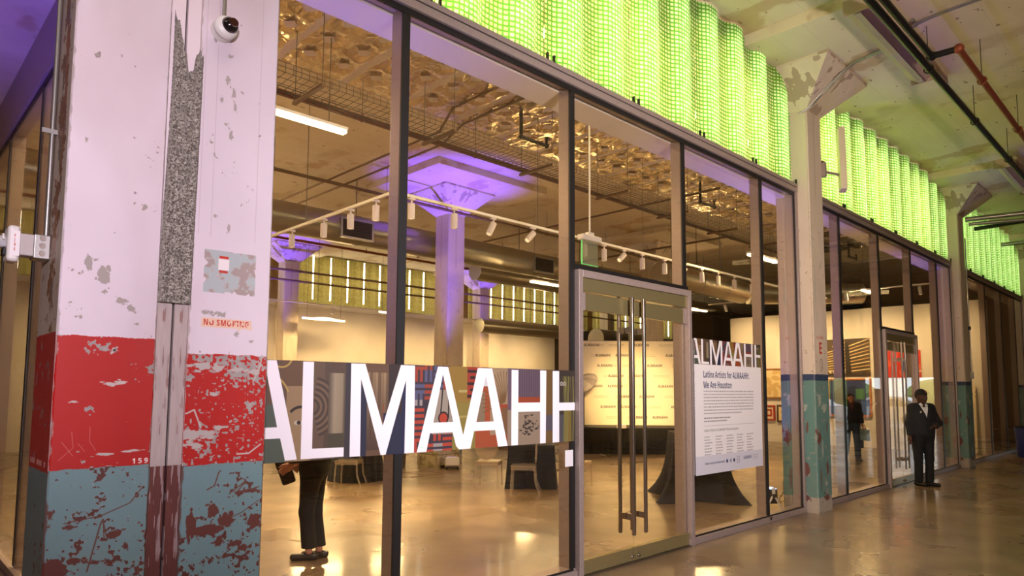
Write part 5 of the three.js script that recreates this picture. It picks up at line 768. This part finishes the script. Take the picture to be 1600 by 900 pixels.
function person(label, pos, turn, o) {
  const t = thing('person', label, 'person', pos, turn), J = o.J, k = o.stout ?? 1, f = o.female ? .92 : 1;
  const skin = S({ color: o.skin, roughness: .55 }), up = (a, b) => [b[0] - a[0], b[1] - a[1], b[2] - a[2]];
  const legs = (e, cuff) => [1, -1].flatMap((s, i) => { const q = i ? J.R : J.L; return [[q.hip, q.knee, .088 * k + e, .058 + e], [q.knee, q.ankle, .056 + e, cuff + e]]; });
  const arms = (e) => [J.L, J.R].flatMap((q) => [[q.sh, q.el, .05 * f + e, .042 * f + e], [q.el, q.wr, .041 * f + e, .03 * f + e]]);
  const trunk = (p, e) => { let d = ell(p, [0, 1.3, -.005], [.172 * f * k + e, .2 + e, .108 * k + e]); d = smin(d, ell(p, [0, 1.1, .02 * k], [.15 * k + e, .17 + e, .108 * k + e]), .1); d = smin(d, ell(p, [0, .95, -.01], [.165 * k + e, .13 + e, .115 * k + e]), .09); return smin(d, cap(p, J.L.sh, J.R.sh, .055 * f + e, .055 * f + e), .06); };
  const C = [0, .9, .02], H = [.48, .94, .46];
  const body = surface((p) => smin(smin(trunk(p, 0), bones(p, [...legs(0, .036), ...arms(0)], .03), .05), cap(p, [0, 1.42, -.01], [0, 1.53, J.head[2] - .03], .058, .052), .04), C, H, 100);
  const hg = headG.clone(); hg.rotateX(o.nod ?? 0); hg.rotateY(o.look ?? 0); hg.translate(...J.head); hg.computeVertexNormals();
  const hands = [[J.L, true], [J.R, false]].map(([q, m]) => placeHand(q.curl ?? .25, q.wr, q.hd ?? up(q.el, q.wr), m, q.roll ?? (m ? PI / 2 : -PI / 2)));
  part('body', [body, hg, ...hands], skin, t);
  const eye = S({ color: 0x1a1210, roughness: .3 }); for (const s of [-1, 1]) { const e = new THREE.SphereGeometry(.0062, 10, 8); e.translate(s * .031, .008, .0868); e.rotateX(o.nod ?? 0); e.rotateY(o.look ?? 0); e.translate(...J.head); part('eye', e, eye, t); }
  part('trousers', surface((p) => { let d = bones(p, legs(.016, .056), .03); d = smin(d, Math.max(ell(p, [0, .95, -.01], [.172 * k + .012, .16, .122 * k + .012]), -9), .06); return Math.max(d, p[1] - 1.06, (o.hem ?? .075) - p[1]); }, C, H, 104), S({ color: o.trousers, roughness: .85 }), t);
  const wristCut = (p) => { let m = -9; for (const q of [J.L, J.R]) { const v = V(...up(q.el, q.wr)).normalize(), a = (p[0] - q.wr[0]) * v.x + (p[1] - q.wr[1]) * v.y + (p[2] - q.wr[2]) * v.z, r = Math.hypot(p[0] - q.wr[0], p[1] - q.wr[1], p[2] - q.wr[2]); if (r < .12) m = Math.max(m, a + .012); } return m; };
  const neck = (p) => cap(p, [0, 1.47, .045], [0, 1.62, .05], .062, .07), vee = (p) => o.vee ? Math.max(Math.abs(p[0]) - (.075 * sst(o.vee, 1.5, p[1])), -(p[2] - .02)) : 9;
  part('jacket', surface((p) => Math.max(smin(trunk(p, .026), Math.max(bones(p, arms(.02), .03), wristCut(p)), .045), (o.jacketHem ?? .93) - p[1], -neck(p), -vee(p)), C, H, 104), S({ color: o.jacket, roughness: .8 }), t);
  if (o.shirt) { part('shirt', surface((p) => Math.max(trunk(p, .014), 1.0 - p[1], p[1] - 1.5, -cap(p, [0, 1.47, .05], [0, 1.66, .05], .05, .056)), C, H, 90), S({ color: o.shirt, roughness: .8 }), t); for (const s of [-1, 1]) part('collar', at(bx(-.012, .04, -.028, .03, -.006, .006, .004), s * .038 - (s < 0 ? .028 : 0), 1.485, .075, 0, -.45, s * -.5), S({ color: o.shirt, roughness: .8 }), t); }
  for (const q of [J.L, J.R]) {
    const a = q.ankle, yaw = q.toe ?? 0, sh = surface((p) => { const x = p[0], y = p[1], z = p[2]; let d = cap(p, [0, .035, -.05], [0, .03, .15], .04, .036); d = smin(d, ell(p, [0, .05, -.03], [.042, .055, .06]), .03); if (o.flat) d = Math.max(d, -ell(p, [0, .09, -.005], [.032, .055, .07])); return Math.max(d, -y, y - (o.flat ? .062 : .11)); }, [0, .06, .05], [.07, .075, .18], 54);
    sh.rotateY(yaw); if (q.lift) { sh.rotateX(q.lift); } sh.translate(a[0], Math.max(0, a[1] - .085), a[2]); part('shoe', sh, S({ color: o.shoes, roughness: .45 }), t);
  }
  if (o.hair) { const long = o.long ?? 0; const g = surface((p) => { let d = ell(p, [0, .035, -.02], [.086, .104, .104]); if (long) { d = smin(d, cap(p, [-.05, 0, -.05], [-.08, -long, .02], .05, .035), .04); d = smin(d, cap(p, [.05, 0, -.05], [.08, -long, .02], .05, .035), .04); d = smin(d, cap(p, [0, 0, -.07], [0, -long, -.075], .06, .05), .05); } d -= .0025 * Math.sin(p[0] * 110 + p[1] * 18); return Math.max(d, -ell(p, [0, -.035, .1], [.062, .105, .085])); }, [0, -.1, -.02], [.16, .28, .16], 70); g.rotateY(o.look ?? 0); g.translate(...J.head); part('hair', g, S({ color: o.hair, roughness: .6 }), t); }
  if (o.cap) { const g = surface((p) => Math.max(ell(p, [0, .042, -.012], [.094, .103, .112]), .028 + .12 * p[2] - p[1]), [0, .06, 0], [.13, .12, .15], 60); g.rotateY(o.look ?? 0); g.translate(...J.head); const c = part('cap', g, S({ color: o.cap, roughness: .8 }), t); const b = at(bx(-.022, .022, -.012, .012, -.002, .002), 0, .088, .093, 0, -.4); b.rotateY(o.look ?? 0); b.translate(...J.head); part('cap_badge', b, S({ color: 0x9c3230 }), c); }
  return t;
}
const stand = () => ({
  head: [0, 1.64, .025],
  L: { hip: [.095, .92, 0], knee: [.105, .5, .02], ankle: [.11, .085, -.02], sh: [.175, 1.43, -.005], el: [.235, 1.15, -.02], wr: [.23, .91, .05], toe: .25 },
  R: { hip: [-.095, .92, 0], knee: [-.105, .5, .02], ankle: [-.11, .085, -.02], sh: [-.175, 1.43, -.005], el: [-.235, 1.15, -.02], wr: [-.23, .91, .05], toe: -.25 },
});
{ // guard outside the far doors, one forearm held forward
  const J = stand(); J.L.el = [.31, 1.15, .02]; J.L.wr = [.13, 1.1, .2]; J.L.hd = [-1, -.05, .35]; J.R.wr = [-.25, .9, .03]; J.L.toe = .55; J.R.toe = .2; J.L.ankle = [.09, .085, .02]; J.R.ankle = [-.08, .085, -.03];
  const t = person('guard in dark jacket, white collar and dark cap standing before the far glass doors', [14.32, 0, .36], -.72, { J, stout: 1.14, skin: 0x4a2c20, trousers: 0x101116, jacket: 0x14161d, shirt: 0xdfe2ea, shoes: 0x0c0c0d, hair: 0x0c0a0a, cap: 0x17161a, vee: 1.22, look: .25 });
  part('pocket_badge', at(bx(-.012, .012, -.018, .018, -.003, .003), -.1, 1.36, .135, -.3), S({ color: 0xcfcab0 }), t);
}
{ // person whose upper body stands behind the lettered band
  const J = stand(); J.L.wr = [.17, .96, .2]; J.L.el = [.24, 1.15, -.02]; J.R.el = [-.24, 1.15, 0]; J.R.wr = [-.21, .95, .17]; J.L.ankle = [.05, .085, .02]; J.R.ankle = [-.05, .085, -.06]; J.L.knee = [.075, .48, .05]; J.R.knee = [-.075, .48, .0]; J.L.toe = .1; J.R.toe = -.1; J.R.curl = J.L.curl = .8;
  const t = person('person in black trousers and flat shoes, head and chest behind the lettered window band', [3.46, 0, -2.3], Math.atan2(-.718, -.6), { J, stout: 1.16, female: true, skin: 0xb98268, trousers: 0x131214, jacket: 0x161517, shoes: 0x2a231d, hair: 0x241812, flat: true, hem: .12, jacketHem: .98 });
  const c = thing('clutch_bag', 'dark clutch bag held in front of the person behind the band', 'bag', [3.3, 0, -2.48], Math.atan2(-.718, -.6)); part('pouch', at(new RoundedBoxGeometry(.05, .26, .14, 4, .022), 0, .87, .06, 0, .35), S({ color: 0x2b2024, roughness: .55 }), c); part('flap', at(new RoundedBoxGeometry(.056, .1, .146, 4, .02), 0, .95, .09, 0, .35), S({ color: 0x241a1e, roughness: .5 }), c);
}
{ // woman walking in the gallery
  const J = stand(); J.head = [0, 1.56, .03]; J.L.knee = [.1, .5, .1]; J.L.ankle = [.1, .085, .16]; J.R.knee = [-.1, .49, -.03]; J.R.ankle = [-.1, .15, -.22]; J.R.lift = .5; J.R.el = [-.23, 1.15, .04]; J.R.wr = [-.2, 1.02, .22]; J.L.wr = [.24, .9, .08]; J.L.curl = J.R.curl = .8; for (const q of [J.L, J.R]) { q.sh[1] = 1.38; }
  person('woman with long dark hair and dark jacket walking in the gallery behind the glass', [18.3, 0, -2.3], -1.0, { J, female: true, skin: 0xb07a5c, trousers: 0x2b3a48, jacket: 0x191416, shoes: 0x2a2220, hair: 0x1c100c, long: .22, vee: 1.2, shirt: 0x5a3028 });
  const b = thing('paper_bag', 'pale teal flat bag hanging from the hand of the woman in the gallery', 'bag', [18.45, 0, -2.05], .9); part('sleeve', bx(-.2, .2, .5, .78, -.03, .03, .01), S({ color: 0x9fc2bb, roughness: .7 }), b); part('handle', tube([[-.07, .78, 0], [-.04, .89, 0], [.04, .89, 0], [.07, .78, 0]], .007, 16, 6), M.black, b);
  const d = thing('shoulder_bag', 'dark shoulder bag at the hip of the woman in the gallery', 'bag', [18.62, 0, -2.22], .9); part('pouch', at(new RoundedBoxGeometry(.24, .26, .09, 4, .03), 0, .42, 0), S({ color: 0x17202c, roughness: .6 }), d); part('strap', tube([[-.1, .54, 0], [-.04, .95, 0], [.02, .95, .0], [.1, .54, 0]], .01, 20, 6), S({ color: 0x17202c }), d);
}
{ // far figure left of the backdrop
  const J = stand(); J.head = [0, 1.5, .03]; J.L.sh[1] = J.R.sh[1] = 1.34; J.L.el = [.22, 1.1, .02]; J.L.wr = [.12, 1.12, .2]; J.R.el = [-.22, 1.1, .02]; J.R.wr = [-.1, 1.08, .22];
  person('small far figure with long dark hair in a brown patterned top left of the backdrop', [24.2, 0, -15.1], -.6, { J, female: true, skin: 0x9a6a50, trousers: 0x23262e, jacket: 0x5a3426, shoes: 0x1a1818, hair: 0x140d0b, long: .3 });
}

scene.traverse((o) => { if (o.isLight) o.castShadow = !o.isRectAreaLight; });
renderer.render(scene, camera);
